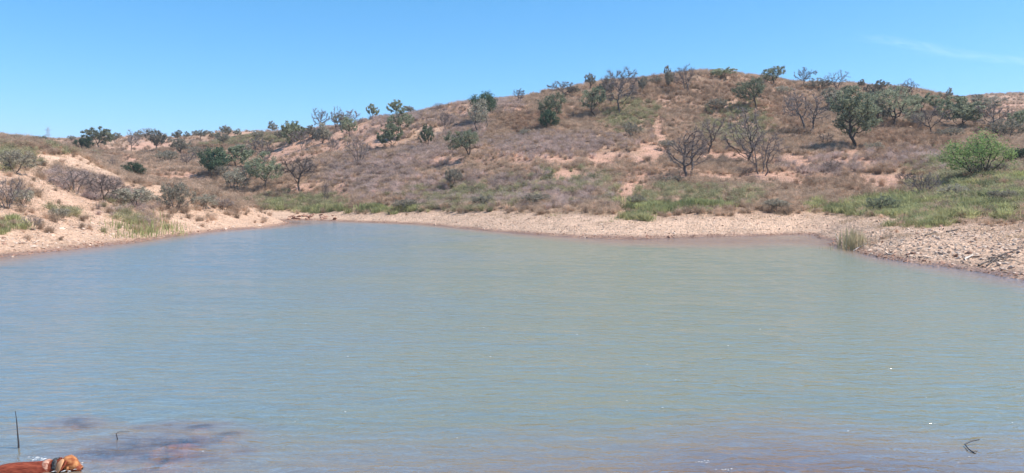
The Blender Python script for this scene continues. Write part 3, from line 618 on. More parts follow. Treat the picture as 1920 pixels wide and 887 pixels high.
# (px, py of the foot, height px, width px, kind, label, options)
TREES = [
 (157, 285, 24, 26, 'dbush', 'dark green bush left of the bushy green tree on the left skyline'),
 (187, 280, 32, 42, 'G', 'bushy green tree, the largest on the far left skyline'),
 (216, 270, 18, 20, 'S', 'small grey tree touching the right side of the bushy skyline tree'),
 (247, 287, 34, 26, 'B', 'bare dark tree standing alone below the left skyline'),
 (260, 262, 13, 15, 'S', 'tiny grey tree on the skyline left of a taller bare one'),
 (273, 262, 20, 16, 'B', 'small bare tree on the skyline above a round crowned tree'),
 (291, 287, 38, 31, 'S', 'round crowned grey brown tree with a shadow at its foot on the left hill'),
 (334, 262, 14, 17, 'S', 'small rounded tree on the skyline over the left hollow'),
 (350, 261, 11, 10, 'S', 'very small round tree beside the small rounded skyline tree'),
 (338, 292, 28, 30, 'S', 'greyish olive tree in the left hollow below the skyline'),
 (313, 306, 24, 32, 'bush', 'wide grey brown bush in the left hollow'),
 (348, 313, 24, 28, 'B', 'flat topped bare tree on pale ground in the left hollow'),
 (210, 320, 20, 13, 'B', 'spindly dead shrub behind the dirt crest of the left bank'),
 (252, 333, 22, 38, 'dbush', 'low dark green bush in the dip behind the left bank'),
 (134, 266, 10, 12, 'S', 'single small spreading tree on the low left skyline'),
 (35, 266, 11, 16, 'bush', 'grey bush on the skyline at the far left edge'),
 (66, 266, 10, 20, 'bush', 'pale twiggy bush on the skyline left of the pylon'),
 (82, 266, 9, 9, 'dbush', 'tiny dark bush at the foot of the pylon'),
 (377, 262, 16, 24, 'S', 'dark domed tree on the skyline left of centre'),
 (397, 260, 11, 12, 'S', 'first of two tiny trees right of the dark domed tree'),
 (408, 261, 10, 12, 'G', 'second of two tiny trees right of the dark domed tree, greener'),
 (423, 258, 20, 21, 'S', 'airy grey tree poking above the skyline'),
 (418, 272, 18, 20, 'S', 'dark bushy tree just below the airy grey skyline tree'),
 (446, 257, 12, 14, 'S', 'tiny skyline tree right of the airy grey tree'),
 (510, 250, 17, 17, 'S', 'lone compact dark tree on the skyline before the slope climbs'),
 (398, 330, 42, 52, 'dbush', 'big dark green bush in the valley behind the left spit'),
 (441, 318, 38, 56, 'G', 'broad green tree with a flat crown right of the dark valley bush'),
 (412, 336, 22, 30, 'bush', 'small grey bush in front of the dark valley bush'),
 (479, 284, 22, 32, 'B', 'low bare spreading tree on the slope above the valley'),
 (494, 312, 42, 34, 'B', 'bare upright tree above the grey green leaning tree'),
 (500, 357, 56, 58, 'G', 'grey green tree with a long shadow just above the inlet', dict(stems=1, trunk=.3, lean=-.2)),
 (562, 364, 60, 54, 'B', 'dark leafless tree with crooked limbs above the inlet', dict(thick=1.25, trunk=.25, umb=.3)),
 (440, 360, 40, 46, 'bush', 'grey leafless thicket behind the end of the spit'),
 (547, 274, 36, 36, 'G', 'olive tree on the rising slope left of the reddish patch'),
 (566, 281, 30, 27, 'B', 'small bare tree just below the olive slope tree'),
 (606, 273, 32, 28, 'S', 'short trunked tree casting a dark shadow on pink soil'),
 (603, 247, 36, 34, 'B', 'bluish bare tree, leftmost of the skyline group on the slope'),
 (633, 247, 34, 30, 'B', 'bare tree in the middle of the skyline group on the slope'),
 (654, 258, 32, 30, 'G', 'light green tree in front of the skyline group'),
 (661, 238, 26, 28, 'B', 'bare round tree, rightmost of the skyline group on the slope'),
 (699, 223, 22, 19, 'G', 'thin lone tree standing up on the skyline of the slope'),
 (742, 216, 24, 28, 'G', 'green skyline tree paired with a low grey one'),
 (765, 215, 15, 22, 'S', 'low grey tree right of the green skyline tree'),
 (752, 258, 44, 40, 'G', 'dark limbed green tree left of the orange soil patch', dict(trunk=.2)),
 (731, 280, 38, 36, 'G', 'bushy tree with a shadow, just below the dark limbed one'),
 (835, 247, 32, 26, 'B', 'small black trunked bare tree right of the orange soil patch'),
 (801, 279, 38, 26, 'G', 'thin olive tree below the orange soil patch'),
 (623, 289, 26, 18, 'tbush', 'rusty dead shrub on pink soil below the shadow casting tree'),
 (671, 308, 36, 34, 'tbush', 'mauve grey leafless bush alone on the slope'),
 (611, 384, 32, 12, 'B', 'thin bare sapling above the green shore grass'),
 (850, 352, 36, 34, 'bush', 'dark grey bush among the lower brush near the shore'),
 (875, 299, 48, 54, 'G', 'rounded grey green tree with a black shadow by the erosion scar', dict(trunk=.14, stems=2, fol=1.2)),
 (901, 250, 52, 42, 'S', 'grey twiggy tree under the dark green crown on the slope', dict(stems=2)),
 (908, 228, 50, 42, 'D', 'dark green tree rising above the slope skyline', dict(trunk=.3)),
 (975, 193, 26, 28, 'B', 'small bare tree on the skyline between the dark green tree and the hilltop trees'),
 (1053, 184, 34, 52, 'B', 'broad grey tree breaking the skyline left of the hilltop trees'),
 (1037, 236, 62, 60, 'G', 'wide pale green tree above a dark bush on the hillside', dict(trunk=.3, stems=2, fol=.8)),
 (1029, 244, 36, 38, 'dbush', 'dark green bush at the foot of the wide pale green tree'),
 (985, 256, 16, 26, 'bush', 'low dark brush left of the dark green bush'),
 (1116, 221, 62, 54, 'G', 'sparse pale green tree left of the tall umbrella shaped one', dict(trunk=.28, fol=.75)),
 (1163, 216, 82, 68, 'B', 'tall dark umbrella shaped bare tree near the hilltop', dict(trunk=.3, umb=.6, thick=.8, fol=1.9, natt=520, blobs=6)),
 (1107, 168, 32, 20, 'S', 'narrow grey tree on the skyline behind the umbrella shaped tree'),
 (1206, 178, 36, 20, 'S', 'narrow pale tree right of the umbrella shaped tree'),
 (1252, 168, 42, 20, 'S', 'narrow dark tree on the hilltop skyline'),
 (1284, 176, 52, 46, 'B', 'vase shaped bare tree on the hilltop skyline', dict(stems=3, trunk=.16)),
 (1353, 148, 20, 44, 'G', 'flat green crown just over the hilltop'),
 (1450, 162, 36, 44, 'G', 'rounded green tree on the skyline right of the hilltop', dict(trunk=.22, fol=1.3)),
 (1420, 206, 58, 64, 'G', 'leaning green tree below the rounded skyline tree', dict(lean=-.35, trunk=.3)),
 (1293, 331, 88, 98, 'B', 'large bare tree with many crooked limbs low on the slope', dict(stems=2, trunk=.16, thick=1.35, fol=1.1, natt=520)),
 (1326, 288, 62, 62, 'B', 'bare tree behind and above the large crooked one', dict(lean=.3, thick=1.1)),
 (1398, 307, 96, 84, 'B', 'tall bare tree with fine olive twigs in the middle of the slope', dict(trunk=.27, natt=480, fol=.9)),
 (1428, 328, 78, 88, 'B', 'bare tree with a bowed stem right of the tall bare one', dict(stems=3, trunk=.1, lean=.2, fol=.8)),
 (1186, 262, 34, 34, 'bush', 'round grey bush on the open slope right of the umbrella tree'),
 (1509, 166, 38, 42, 'B', 'bare fan shaped tree on the skyline right of the rounded green one'),
 (1568, 168, 32, 58, 'B', 'wide pale grey bare tree on the skyline', dict(stems=3, trunk=.1)),
 (1616, 165, 15, 15, 'S', 'little round tree on the skyline right of the wide bare one'),
 (1652, 168, 16, 28, 'S', 'low blunt tree clump on the right skyline'),
 (1702, 188, 34, 46, 'B', 'bare twiggy tree on the right skyline behind a green one'),
 (1487, 222, 52, 34, 'B', 'slim bare tree left of the forked bare one'),
 (1517, 249, 76, 82, 'B', 'forked bare tree whose two dark stems spread in a V', dict(stems=2, trunk=.22, thick=1.25)),
 (1603, 278, 102, 82, 'G', 'large full crowned grey green tree, the biggest on the right slope', dict(trunk=.24, natt=520, blobs=7, fol=1.35, thick=1.2)),
 (1674, 238, 74, 96, 'G', 'broad green tree with a forked dark trunk right of the largest one', dict(trunk=.26, natt=440, blobs=6, fol=.95)),
 (1640, 200, 44, 34, 'S', 'grey tree between the two broad green trees'),
 (1747, 257, 54, 64, 'B', 'low grey bare tree above the rusty weeds on the right'),
 (1803, 243, 58, 84, 'G', 'wide grey green tree above the bright green bush'),
 (1866, 246, 50, 92, 'B', 'wide leafless thicket tree near the right edge'),
 (1912, 252, 46, 48, 'G', 'green tree cut by the right edge of the view'),
 (1763, 186, 13, 10, 'S', 'smaller of two slim trees on the far right skyline'),
 (1780, 189, 22, 14, 'S', 'taller of two slim trees on the far right skyline'),
 (1797, 192, 14, 18, 'S', 'low grey tree right of the two slim skyline trees'),
 (1832, 192, 16, 20, 'S', 'dark flag shaped tree on the far right skyline'),
 (1861, 192, 11, 28, 'bush', 'flat dark bush on the far right skyline'),
 (1883, 192, 9, 12, 'bush', 'tiny dark bush nearest the right end of the skyline'),
 (1842, 336, 84, 108, 'Y', 'large bright green leafy bush on the right bank', dict(trunk=.03, stems=6, natt=420, blobs=7, fol=.8, lean=-.35)),
 (1912, 307, 32, 46, 'dbush', 'very dark bush at the right edge beside the bright green one'),
 (1733, 371, 44, 60, 'tbush', 'tangled grey leafless bush above the green grass on the right bank'),
 (1655, 400, 34, 66, 'G', 'low blue green shrub with a dead stick in it by the shore', dict(trunk=.05, stems=5, natt=300, blobs=6, fol=.9, lsz=1.3)),
 (1830, 335, 30, 44, 'bush', 'grey green shrub at the foot of the bright green bush'),
 (1870, 330, 28, 40, 'bush', 'olive shrub right of the bright green bush foot'),
 (1640, 286, 20, 34, 'bush', 'low spiky olive clump right of the biggest tree trunk'),
 (1545, 272, 22, 30, 'tbush', 'fallen twiggy brush under the biggest tree'),
 (16, 392, 46, 62, 'tbush', 'grey brown bush on the left bank at the photo edge'),
 (42, 388, 34, 34, 'bush', 'smaller brown bush right of the left edge bush'),
 (25, 324, 36, 60, 'bush', 'olive grey bush on top of the left bank'),
 (140, 362, 34, 66, 'tbush', 'leftmost of the grey bushes in the band across the left bank'),
 (195, 376, 36, 66, 'tbush', 'middle grey bush in the band across the left bank'),
 (250, 390, 38, 66, 'bush', 'rightmost grey bush in the band across the left bank'),
 (334, 398, 48, 50, 'bush', 'tall brown bush on the dirt slope of the left spit'),
 (382, 392, 24, 44, 'bush', 'brown bush on the crest of the left spit'),
 (420, 395, 20, 40, 'tbush', 'low brown bush nearest the tip of the left spit'),
 (110, 412, 22, 34, 'bush', 'small olive shrub on the stony slope of the left bank'),
 (60, 432, 22, 26, 'tbush', 'wispy dry shrub on the stones of the left bank'),
 (1455, 395, 24, 50, 'bush', 'grey shrub along the upper edge of the beach'),
 (1000, 385, 22, 60, 'bush', 'olive shrub at the edge of the brush above the beach'),
 (905, 388, 22, 44, 'bush', 'grey green shrub at the left end of the beach'),
 (560, 262, 22, 26, 'G', 'small green tree between the olive slope tree and the skyline group'),
 (585, 262, 20, 24, 'S', 'low grey tree left of the bluish bare tree'),
 (528, 262, 14, 22, 'bush', 'dark brush on the skyline left of the olive slope tree'),
 (455, 300, 26, 34, 'S', 'grey tree above the broad green valley tree'),
 (370, 300, 22, 30, 'bush', 'brown bush on the slope right of the left hollow'),
 (310, 268, 12, 20, 'bush', 'dark bush on the skyline between two round grey trees'),
 (480, 262, 14, 22, 'bush', 'brown bush on the skyline left of the lone compact tree'),
 (575, 330, 24, 30, 'tbush', 'faint leafless shrub on the slope above the crooked leafless tree'),
 (470, 345, 30, 36, 'tbush', 'mauve leafless shrub left of the grey green leaning tree'),
 (640, 240, 20, 24, 'G', 'green tree tucked among the skyline group on the slope'),
 (823, 205, 10, 14, 'tbush', 'tiny dead shrub on the skyline above the orange patch'),
 (1075, 180, 22, 30, 'bush', 'dark shrub on the skyline right of the broad grey tree'),
 (1140, 176, 26, 34, 'S', 'grey tree on the skyline behind the umbrella shaped tree crown'),
 (1230, 160, 18, 22, 'bush', 'brown shrub on the hilltop left of the narrow dark tree'),
 (1535, 170, 22, 40, 'bush', 'dark shrub between the fan shaped and the wide bare skyline trees'),
 (1588, 190, 28, 40, 'G', 'olive tree behind the top of the biggest tree'),
 (1560, 208, 40, 54, 'S', 'grey tree between the forked bare one and the biggest tree'),
 (1645, 236, 44, 50, 'S', 'twiggy grey tree left of the forked green one'),
 (1725, 212, 34, 50, 'G', 'olive tree up slope right of the forked green one'),
 (1765, 216, 32, 46, 'G', 'olive tree left of the wide grey green one on the right'),
 (1718, 240, 30, 44, 'bush', 'olive shrub between the forked green tree and the low grey bare one'),
 (1840, 218, 34, 56, 'S', 'grey tree above the wide leafless thicket'),
 (1885, 262, 36, 60, 'bush', 'olive shrub below the thicket near the right edge'),
 (1780, 262, 26, 50, 'bush', 'olive shrub left of the bright green bush top'),
 (1680, 182, 20, 44, 'bush', 'dark olive shrub on the right skyline left of the twiggy tree'),
 (1470, 178, 18, 30, 'bush', 'brown shrub beneath the rounded skyline tree'),
 (1348, 208, 22, 40, 'bush', 'olive shrub below the hilltop left of the leaning green tree'),
 (1250, 282, 24, 34, 'bush', 'grey olive shrub beside the dirt track'),
 (1400, 330, 16, 40, 'tbush', 'low twiggy brush at the foot of the tall bare tree'),
 (1262, 345, 16, 40, 'bush', 'low grey shrub left of the large crooked tree foot'),
 (1195, 388, 22, 30, 'bush', 'grey green shrub at the lower end of the dirt track'),
 (760, 395, 22, 40, 'bush', 'dark green shrub at the right end of the green shore grass'),
 (1560, 320, 18, 40, 'tbush', 'low mauve shrub on the pink ground below the biggest tree'),
 (1700, 345, 22, 44, 'tbush', 'brown twiggy shrub left of the tangled grey bush'),
 (1790, 372, 26, 50, 'bush', 'olive shrub between the tangled grey bush and the right edge'),
 (1880, 380, 28, 56, 'bush', 'grey green shrub over the grass at the right edge'),
]
def add_tree(seed, e, named=None):
    px, py, hp, wp, kind, label = e[:6]; opt = e[6] if len(e) > 6 else None
    x, y, z = hit(px, py)
    if px < 940: hp, wp = hp * 1.2, wp * 1.2
    H = 1.1 * hp / F * y; W = 1.08 * wp / F * y
    is_bush = kind in ('bush', 'dbush', 'tbush', 'Y')
    nm = ('shrub' if is_bush else 'tree')
    if kind == 'B' : nm = 'bare_tree'
    if kind == 'G': nm = 'green_tree'
    if kind == 'D': nm = 'evergreen_tree'
    if kind == 'S': nm = 'grey_tree'
    root = bpy.data.objects.new(nm, None); COL.objects.link(root); root.location = (x, y, z - .03); root.empty_display_size = .3
    tag(root, label, 'bush' if is_bush else 'tree', 'shrubs on the banks and slopes' if is_bush else 'trees scattered over the hillside')
    if opt is not None:
        wood, crown = tree_geo(seed, H, W, kind, **opt); s = (1, 1, 1)
    else:
        nv = {'bush': 4, 'dbush': 2, 'tbush': 3, 'S': 4, 'G': 4, 'B': 5, 'D': 1}[kind]
        wood, crown = variant(kind, seed % nv); vw = 5 + .6 * (seed % nv) if kind in 'SGBD' else 6.2
        s = (W / vw, W / vw, H / 5)
        root.rotation_euler.z = (seed * 2.399) % 6.283
    a_ = link('trunk' if not is_bush else 'stems', wood, root); b2 = link('crown', crown, root)
    a_.scale = s; b2.scale = s
    return root
for i, e in enumerate(TREES): add_tree(i + 1, e)

# ------------------------------------------------------------------ stones
M_STONE = solid_mat('pale_stone', (.49, .365, .285), (.61, .47, .37), 3, .9, .5, .2)
M_REDSTONE = solid_mat('red_brown_stone', (.26, .14, .10), (.42, .25, .18), 3, .9, .5, .2)
def stone_geo(seed, flat=.5):
    rs = np.random.RandomState(seed); t = (1 + 5 ** .5) / 2
    V = np.array([(-1, t, 0), (1, t, 0), (-1, -t, 0), (1, -t, 0), (0, -1, t), (0, 1, t), (0, -1, -t), (0, 1, -t), (t, 0, -1), (t, 0, 1), (-t, 0, -1), (-t, 0, 1)]) / 1.9
    T = np.array([(0, 11, 5), (0, 5, 1), (0, 1, 7), (0, 7, 10), (0, 10, 11), (1, 5, 9), (5, 11, 4), (11, 10, 2), (10, 7, 6), (7, 1, 8), (3, 9, 4), (3, 4, 2), (3, 2, 6), (3, 6, 8), (3, 8, 9), (4, 9, 5), (2, 4, 11), (6, 2, 10), (8, 6, 7), (9, 8, 1)])
    return V * rs.uniform(.7, 1.3, (12, 1)) * [1.2 * rs.uniform(.8, 1.3), .8, flat], T
SG = [stone_geo(i, .22 + .1 * (i % 4)) for i in range(8)]
cs = proto_coll('stone_chip', SG, M_STONE); cr_ = proto_coll('red_stone_chip', SG[:4], M_REDSTONE)
x, y, z = sample(330000, 23, 105, .7)
dens, wts, bare, left, u, v = cover(x, y, z)
strip = (z > -.05) & ((z < 1.5) | left) & (z < 6)
near_w = np.clip((75 / np.hypot(x, y)), .4, 1)
ok = strip & (rng.uniform(size=len(x)) < (1 - dens * .8) * .75 * near_w * np.clip(.55 + fbm(x / 3, y / 3, 2, 71) * .6, .1, 1))
x, y, z = x[ok], y[ok], z[ok]; n = len(x)
s = (np.exp(rng.normal(math.log(.042), .5, n)) * np.interp(np.hypot(x, y), [30, 45, 60], [1, .78, .6])).clip(.015, .16); s = np.stack([s, s, s], -1)
rt = np.stack([rng.normal(0, .35, n), rng.normal(0, .35, n), rng.uniform(0, 6.28, n)], -1)
red = rng.uniform(size=n) < np.where(z < .12, .9, .16); pp = np.stack([x, y, z + .01], -1)
scatter('gravel', 'pale broken stones and gravel strewn over the dry banks', pp[~red], s[~red], rt[~red], cs)
scatter('red_gravel', 'darker reddish stones among the pale gravel', pp[red], s[red], rt[red], cr_)
smesh = [mesh_np('rock', v_, t_, M_STONE) for v_, t_ in SG] + [mesh_np('rock', v_, t_, M_REDSTONE) for v_, t_ in SG[:2]]
def rocks(n, pick, smin, smax, label, group):
    for i in range(n):
        px, py = pick(); X0, Y0, Z0 = hit(px, py)
        o = link('rock', smesh[rng.randint(len(smesh))]); k = rng.uniform(smin, smax)
        o.location = (X0, Y0, Z0 + k * .12); o.scale = (k, k * rng.uniform(.6, 1), k * rng.uniform(.7, 1.2)); o.rotation_euler = (rng.normal(0, .25), rng.normal(0, .25), rng.uniform(0, 6.28))
        tag(o, label, 'rock', group)
rocks(110, lambda: (lambda q: (q, np.interp(q, [1620, 1920], [474, 520]) - rng.uniform(2, 75)))(rng.uniform(1620, 1918)), .07, .15, 'loose pale rock on the stony right bank', 'loose rocks on the right bank')
rocks(60, lambda: (lambda q: (q, np.interp(q, [0, 500], [478, 424]) - rng.uniform(2, 60) * (1 - q / 620)))(rng.uniform(2, 500)), .08, .18, 'loose pale rock on the slope of the left bank', 'loose rocks on the left bank')
rocks(50, lambda: (rng.uniform(800, 1540), rng.uniform(408, 440)), .06, .15, 'loose pale rock on the far beach', 'loose rocks on the far beach')
# dark clods and roots of the undercut bank by the inlet
for i in range(26):
    px = rng.uniform(530, 628); X0, Y0, Z0 = hit(px, rng.uniform(404, 412)); o = link('clod', smesh[-1 - (i % 2)]); k = rng.uniform(.22, .5)
    o.location = (X0, Y0, Z0 + .1); o.scale = (k, k * .8, k); o.rotation_euler = (rng.normal(0, .4), rng.normal(0, .4), rng.uniform(0, 6))
    tag(o, 'dark red clod fallen from the undercut bank by the inlet', 'rock', 'dark clods along the undercut bank of the inlet')

# ------------------------------------------------------------------ reeds, sticks, driftwood
M_REED = plant_mat('reed_blades', (.20, .23, .11), (.32, .30, .17), (.36, .30, .18), .3, 1.5)
M_WOOD = solid_mat('grey_deadwood', (.07, .06, .06), (.20, .17, .15), 8, .9, .5, .1)
M_PALE = solid_mat('bleached_wood', (.50, .44, .38), (.66, .60, .53), 8, .8, .4, .2)
M_WETWOOD = solid_mat('wet_dark_wood', (.02, .018, .02), (.06, .05, .05), 12, .4, .4, .4)
def clump(name, label, cat, pts, h, n, mat, lean=.25, bw=.02, group=None, sp=.25):
    gs = []
    for i, (px, py, hh) in enumerate(pts):
        x, y, z = (lambda Yq: ((px - CX) / F * Yq, Yq, -.05))(CAMZ * F / (py - HY)) if py > 0 and hh < 0 else hit(px, py)
        v, t = grass_geo(300 + i * 7 + len(label), n, h * abs(hh), sp, lean, bw, .12); gs.append((v + [x, y, z], t))
    V, T = cat_geo(*gs); c = V.mean(0); c[2] = V[:, 2].min()
    o = link(name, mesh_np(name, V - c, T, mat)); o.location = c; tag(o, label, cat, group)
    return o
clump('reed_clump', 'tall grey green reeds standing at the tip of the right bank', 'reeds', [(1584, 468, 1), (1596, 470, 1.1), (1606, 466, 1.15), (1617, 462, .9), (1592, 462, 1.2), (1600, 458, 1.), (1612, 456, .8), (1590, 458, .9)], 1.3, 34, M_REED, .17, .03, sp=.45)
clump('reed_clump', 'short dry reeds on the stones right of the tall reeds', 'reeds', [(1630, 462, .6), (1645, 456, .7), (1658, 448, .8), (1664, 446, .6)], .75, 22, M_STRAW, .22, .025, sp=.5)
clump('reed_clump', 'few short reeds in the shallow water off the right bank tip', 'reeds', [(1548, 466, -.3), (1566, 468, -.45), (1556, 464, -.3)], 1.2, 8, M_REED, .12, .022, sp=.4)
pl = [(rng.uniform(215, 330), 0, rng.uniform(.3, 1.05)) for i in range(60)]
pl = [(a_, np.interp(a_, [200, 330], [445, 440]) - rng.uniform(-3, 30) * (1 if a_ < 300 else .6), c) for a_, _, c in pl]
clump('reed_clump', 'band of yellow green reeds on the lower slope of the left bank', 'reeds', pl, 1.25, 15, plant_mat('yellow_reeds', (.33, .33, .15), (.42, .38, .20), (.28, .29, .12), .3, .8), .2, .035, sp=.9)
clump('dry_weeds', 'dry stalks on the stones of the left bank near the water', 'weeds', [(rng.uniform(140, 420), rng.uniform(418, 440), .6) for i in range(14)], .7, 9, M_STRAW, .3, .014, sp=.6)
clump('green_weeds', 'small green weeds on the bare beach left of the grass strip', 'weeds', [(1158, 412, .8), (1150, 416, .5), (1040, 405, .7), (1515, 398, .8), (1540, 396, .6)], .7, 26, M_GREEN, .6, .02, sp=.5)

def stick(pts, r0, r1, sides=6):
    pts = np.array(pts, float); n = len(pts); rad = np.linspace(r0, r1, n); par = np.arange(-1, n - 1)
    return tubes(pts, par, rad, np.ones(n, bool), sides)
def wpt(px, py, z=0.):
    Y = (CAMZ - z) * F / (py - HY); return np.array([(px - CX) / F * Y, Y, z])
def single(name, geo, mat, label, cat, group=None):
    V, Q = geo; c = V.mean(0).copy(); c[2] = V[:, 2].min()
    o = link(name, mesh_np(name, V - c, Q, mat, True)); o.location = c; tag(o, label, cat, group); return o
b0 = wpt(35, 842); k = b0[1] / F
single('stick', stick([b0 + [0, 0, -.2], b0 + [0, 0, .0], b0 + [-.3 * k, .0, 12 * k], b0 + [-2 * k, 0, 30 * k], b0 + [-4 * k, 0, 55 * k], b0 + [-6.5 * k, 0, 71 * k]], .011, .0028), M_WETWOOD, 'thin upright stick poking out of the water above the dog', 'stick')
b0 = wpt(220, 826)
single('stick', cat_geo(stick([b0 + [0, 0, -.1], b0 + [0, 0, .02], b0 + [-.012, 0, .07]], .009, .004), stick([b0 + [-.012, 0, .07], b0 + [.01, .02, .085], b0 + [.10, .05, .075]], .003, .002)), M_WETWOOD, 'short broken stick in the water over the brown weed', 'stick')
b0 = wpt(1809, 834, .02)
g1 = stick([wpt(1836, 824, .05), wpt(1822, 827, .045), wpt(1809, 833, .03), wpt(1816, 842, .03), wpt(1826, 849, .015), wpt(1837, 854, -.01)], .006, .006)
g2 = stick([wpt(1819, 845, .02), wpt(1830, 846, .015), wpt(1846, 845, .0)], .003, .002)
single('twig', cat_geo(g1, g2), M_WETWOOD, 'dark V shaped twig lying in the water at lower right', 'twig')
def hp(px, py, dz=0.): a_ = hit(px, py); return np.array([a_[0], a_[1], a_[2] + dz])
single('dead_stick', stick([hp(1655, 392), hp(1655, 392) + [.05, 0, .45], hp(1655, 392) + [-.14, 0, .8], hp(1655, 392) + [-.12, 0, 1.25]], .035, .015), M_PALE, 'bleached forked stick standing in the blue green shrub', 'stick')
single('log', stick([hp(1600, 472, .02), hp(1612, 466, .08), hp(1625, 461, .1)], .03, .02), M_PALE, 'bleached branch lying at the water edge below the reeds', 'branch')
single('log', stick([hp(1578, 462, .03), hp(1566, 450, .35)], .02, .01), M_PALE, 'thin pale branch leaning out over the water beside the reeds', 'branch')
for j, (pts, r_, lb) in enumerate([([(1835, 500), (1860, 490), (1885, 478), (1919, 466)], .035, 'longest dark branch of the driftwood pile on the right bank'), ([(1850, 502), (1870, 488), (1893, 483)], .025, 'dark branch under the longest one in the driftwood pile'),
        ([(1868, 494), (1890, 488), (1912, 490)], .02, 'low branch across the foot of the driftwood pile'), ([(1862, 486), (1885, 492), (1905, 480)], .02, 'crooked branch crossing the driftwood pile')]):
    c = [hp(a_, b2, .05 + .03 * j) for a_, b2 in pts]; gs = [stick(c, r_, r_ * .5)]
    for q in range(9):
        t = rng.uniform(.1, .95) * (len(c) - 1); i0 = int(t); p0 = c[i0] + (c[i0 + 1] - c[i0]) * (t - i0); d = rng.normal(0, .22, 3); d[2] = abs(d[2]) * .5
        gs.append(stick([p0, p0 + d * .5, p0 + d + [0, 0, -.02]], .009, .004, 4))
    single('driftwood_branch', cat_geo(*gs), M_WOOD, lb, 'branch', 'driftwood on the right bank')
for j, (a_, lb) in enumerate([([(1735, 443), (1755, 437)], 'dark log lying just below the green grass on the right bank'), ([(1775, 436), (1795, 432)], 'short dark log at the right end of the green grass'),
        ([(1808, 488), (1824, 481)], 'pale log on the stones left of the driftwood pile')]):
    single('log', stick([hp(q[0], q[1], .04) for q in a_], .045, .03), M_PALE if j == 2 else M_WOOD, lb, 'log')

# ------------------------------------------------------------------ pylon far away
M_STEEL = solid_mat('galvanised_steel', (.30, .33, .36), (.40, .43, .46), 1, .6, 0, .4)
def pylon():
    Yp = 1500.; xp = (90 - CX) / F * Yp; zt = CAMZ + (HY - 236) / F * Yp; zb = float(zat(xp, Yp)); H = zt - zb
    root = bpy.data.objects.new('power_pylon', None); COL.objects.link(root); root.location = (xp, Yp, zb); tag(root, 'faint steel power pylon far beyond the left skyline', 'pylon')
    def half(t): return 4.2 * (1 - t) ** 1.2 + 1.1
    c4 = [(1, 1), (-1, 1), (-1, -1), (1, -1)]
    lv = [0, .16, .31, .44, .56, .67, .77, .86, .94]
    for cx_, cy_ in c4:
        p = [(cx_ * half(t), cy_ * half(t), H * t) for t in lv]; o = link('leg', mesh_np('leg', *stick(p, .24, .2, 4), M_STEEL), root)
    gs = []
    for a_, b2 in zip(lv, lv[1:]):
        for i in range(4):
            p, q = c4[i], c4[(i + 1) % 4]; ha, hb = half(a_), half(b2)
            gs.append(stick([(p[0] * ha, p[1] * ha, H * a_), (q[0] * hb, q[1] * hb, H * b2)], .14, .14, 4)); gs.append(stick([(q[0] * ha, q[1] * ha, H * a_), (p[0] * hb, p[1] * hb, H * b2)], .14, .14, 4))
            gs.append(stick([(p[0] * hb, p[1] * hb, H * b2), (q[0] * hb, q[1] * hb, H * b2)], .12, .12, 4))
    o = link('lattice', mesh_np('lattice', *cat_geo(*gs), M_STEEL), root); o['kind'] = 'stuff'
    for zz, ww in ((H - 8.0, 7.5), (H - 17.5, 8.0)):
        gs = []
        for s in (-1, 1):
            for yy in (-1, 1):
                gs.append(stick([(s * 1.1, yy, zz + 1.2), (s * ww, 0, zz)], .2, .16, 4)); gs.append(stick([(s * 1.1, yy, zz - .6), (s * ww, 0, zz)], .2, .16, 4))
            for t in (.3, .6): gs.append(stick([(s * (1.1 + (ww - 1.1) * t), 0, zz + 1.2 * (1 - t)), (s * (1.1 + (ww - 1.1) * t), 0, zz - .6 * (1 - t))], .1, .1, 4))
        link('cross_arm', mesh_np('cross_arm', *cat_geo(*gs), M_STEEL), root)
    for s in (-1, 1): link('earth_peak', mesh_np('earth_peak', *stick([(0, 0, H - 4), (s * 1.5, 0, H * .955), (s * 5.2, 0, H)], .22, .14, 4), M_STEEL), root)
pylon()

# ------------------------------------------------------------------ dog
def skin(name, pts, edges, radii, mat, parent, sub=2):
    me = bpy.data.meshes.new(name); me.from_pydata([tuple(p) for p in pts], edges, [])
    o = bpy.data.objects.new(name, me); COL.objects.link(o)
    m = o.modifiers.new('skin', 'SKIN'); m.use_smooth_shade = True
    for i, r in enumerate(radii): me.skin_vertices[0].data[i].radius = (r, r) if not isinstance(r, tuple) else r
    me.skin_vertices[0].data[0].use_root = True
    s = o.modifiers.new('sub', 'SUBSURF'); s.levels = sub; s.render_levels = sub
    dg = bpy.context.evaluated_depsgraph_get(); me2 = bpy.data.meshes.new_from_object(o.evaluated_get(dg)); bpy.data.objects.remove(o)
    me2.materials.clear(); me2.materials.append(mat)
    me2.polygons.foreach_set('use_smooth', np.ones(len(me2.polygons), bool))
    r = link(name, me2, parent); return r
M_FUR = solid_mat('wet_red_fur', (.17, .036, .022), (.30, .075, .042), 9, .85, .9, .12, (1, 4, 4), .010)
M_FURL = solid_mat('tan_head_fur', (.20, .05, .02), (.54, .24, .10), 13, .8, .8, .15, (1, 2, 2), .008)
M_EAR = solid_mat('pale_ear_fur', (.46, .20, .09), (.60, .32, .17), 14, .8, .7, .15, (1, 2, 1), .006)
M_NECK = solid_mat('pale_wet_scruff', (.30, .12, .08), (.56, .34, .25), 22, .8, .8, .15, (1, 3, 1), .008)
M_COLLAR = solid_mat('dark_grey_collar', (.012, .012, .014), (.09, .085, .08), 60, .6, .5, .3, (1, 1, 1), .003)
M_NOSE = solid_mat('dark_nose', (.02, .012, .012), (.05, .025, .025), 40, .3, .2, .5)
M_EYE = solid_mat('dark_eye', (.01, .008, .006), (.015, .01, .008), 10, .08, 0, .8)
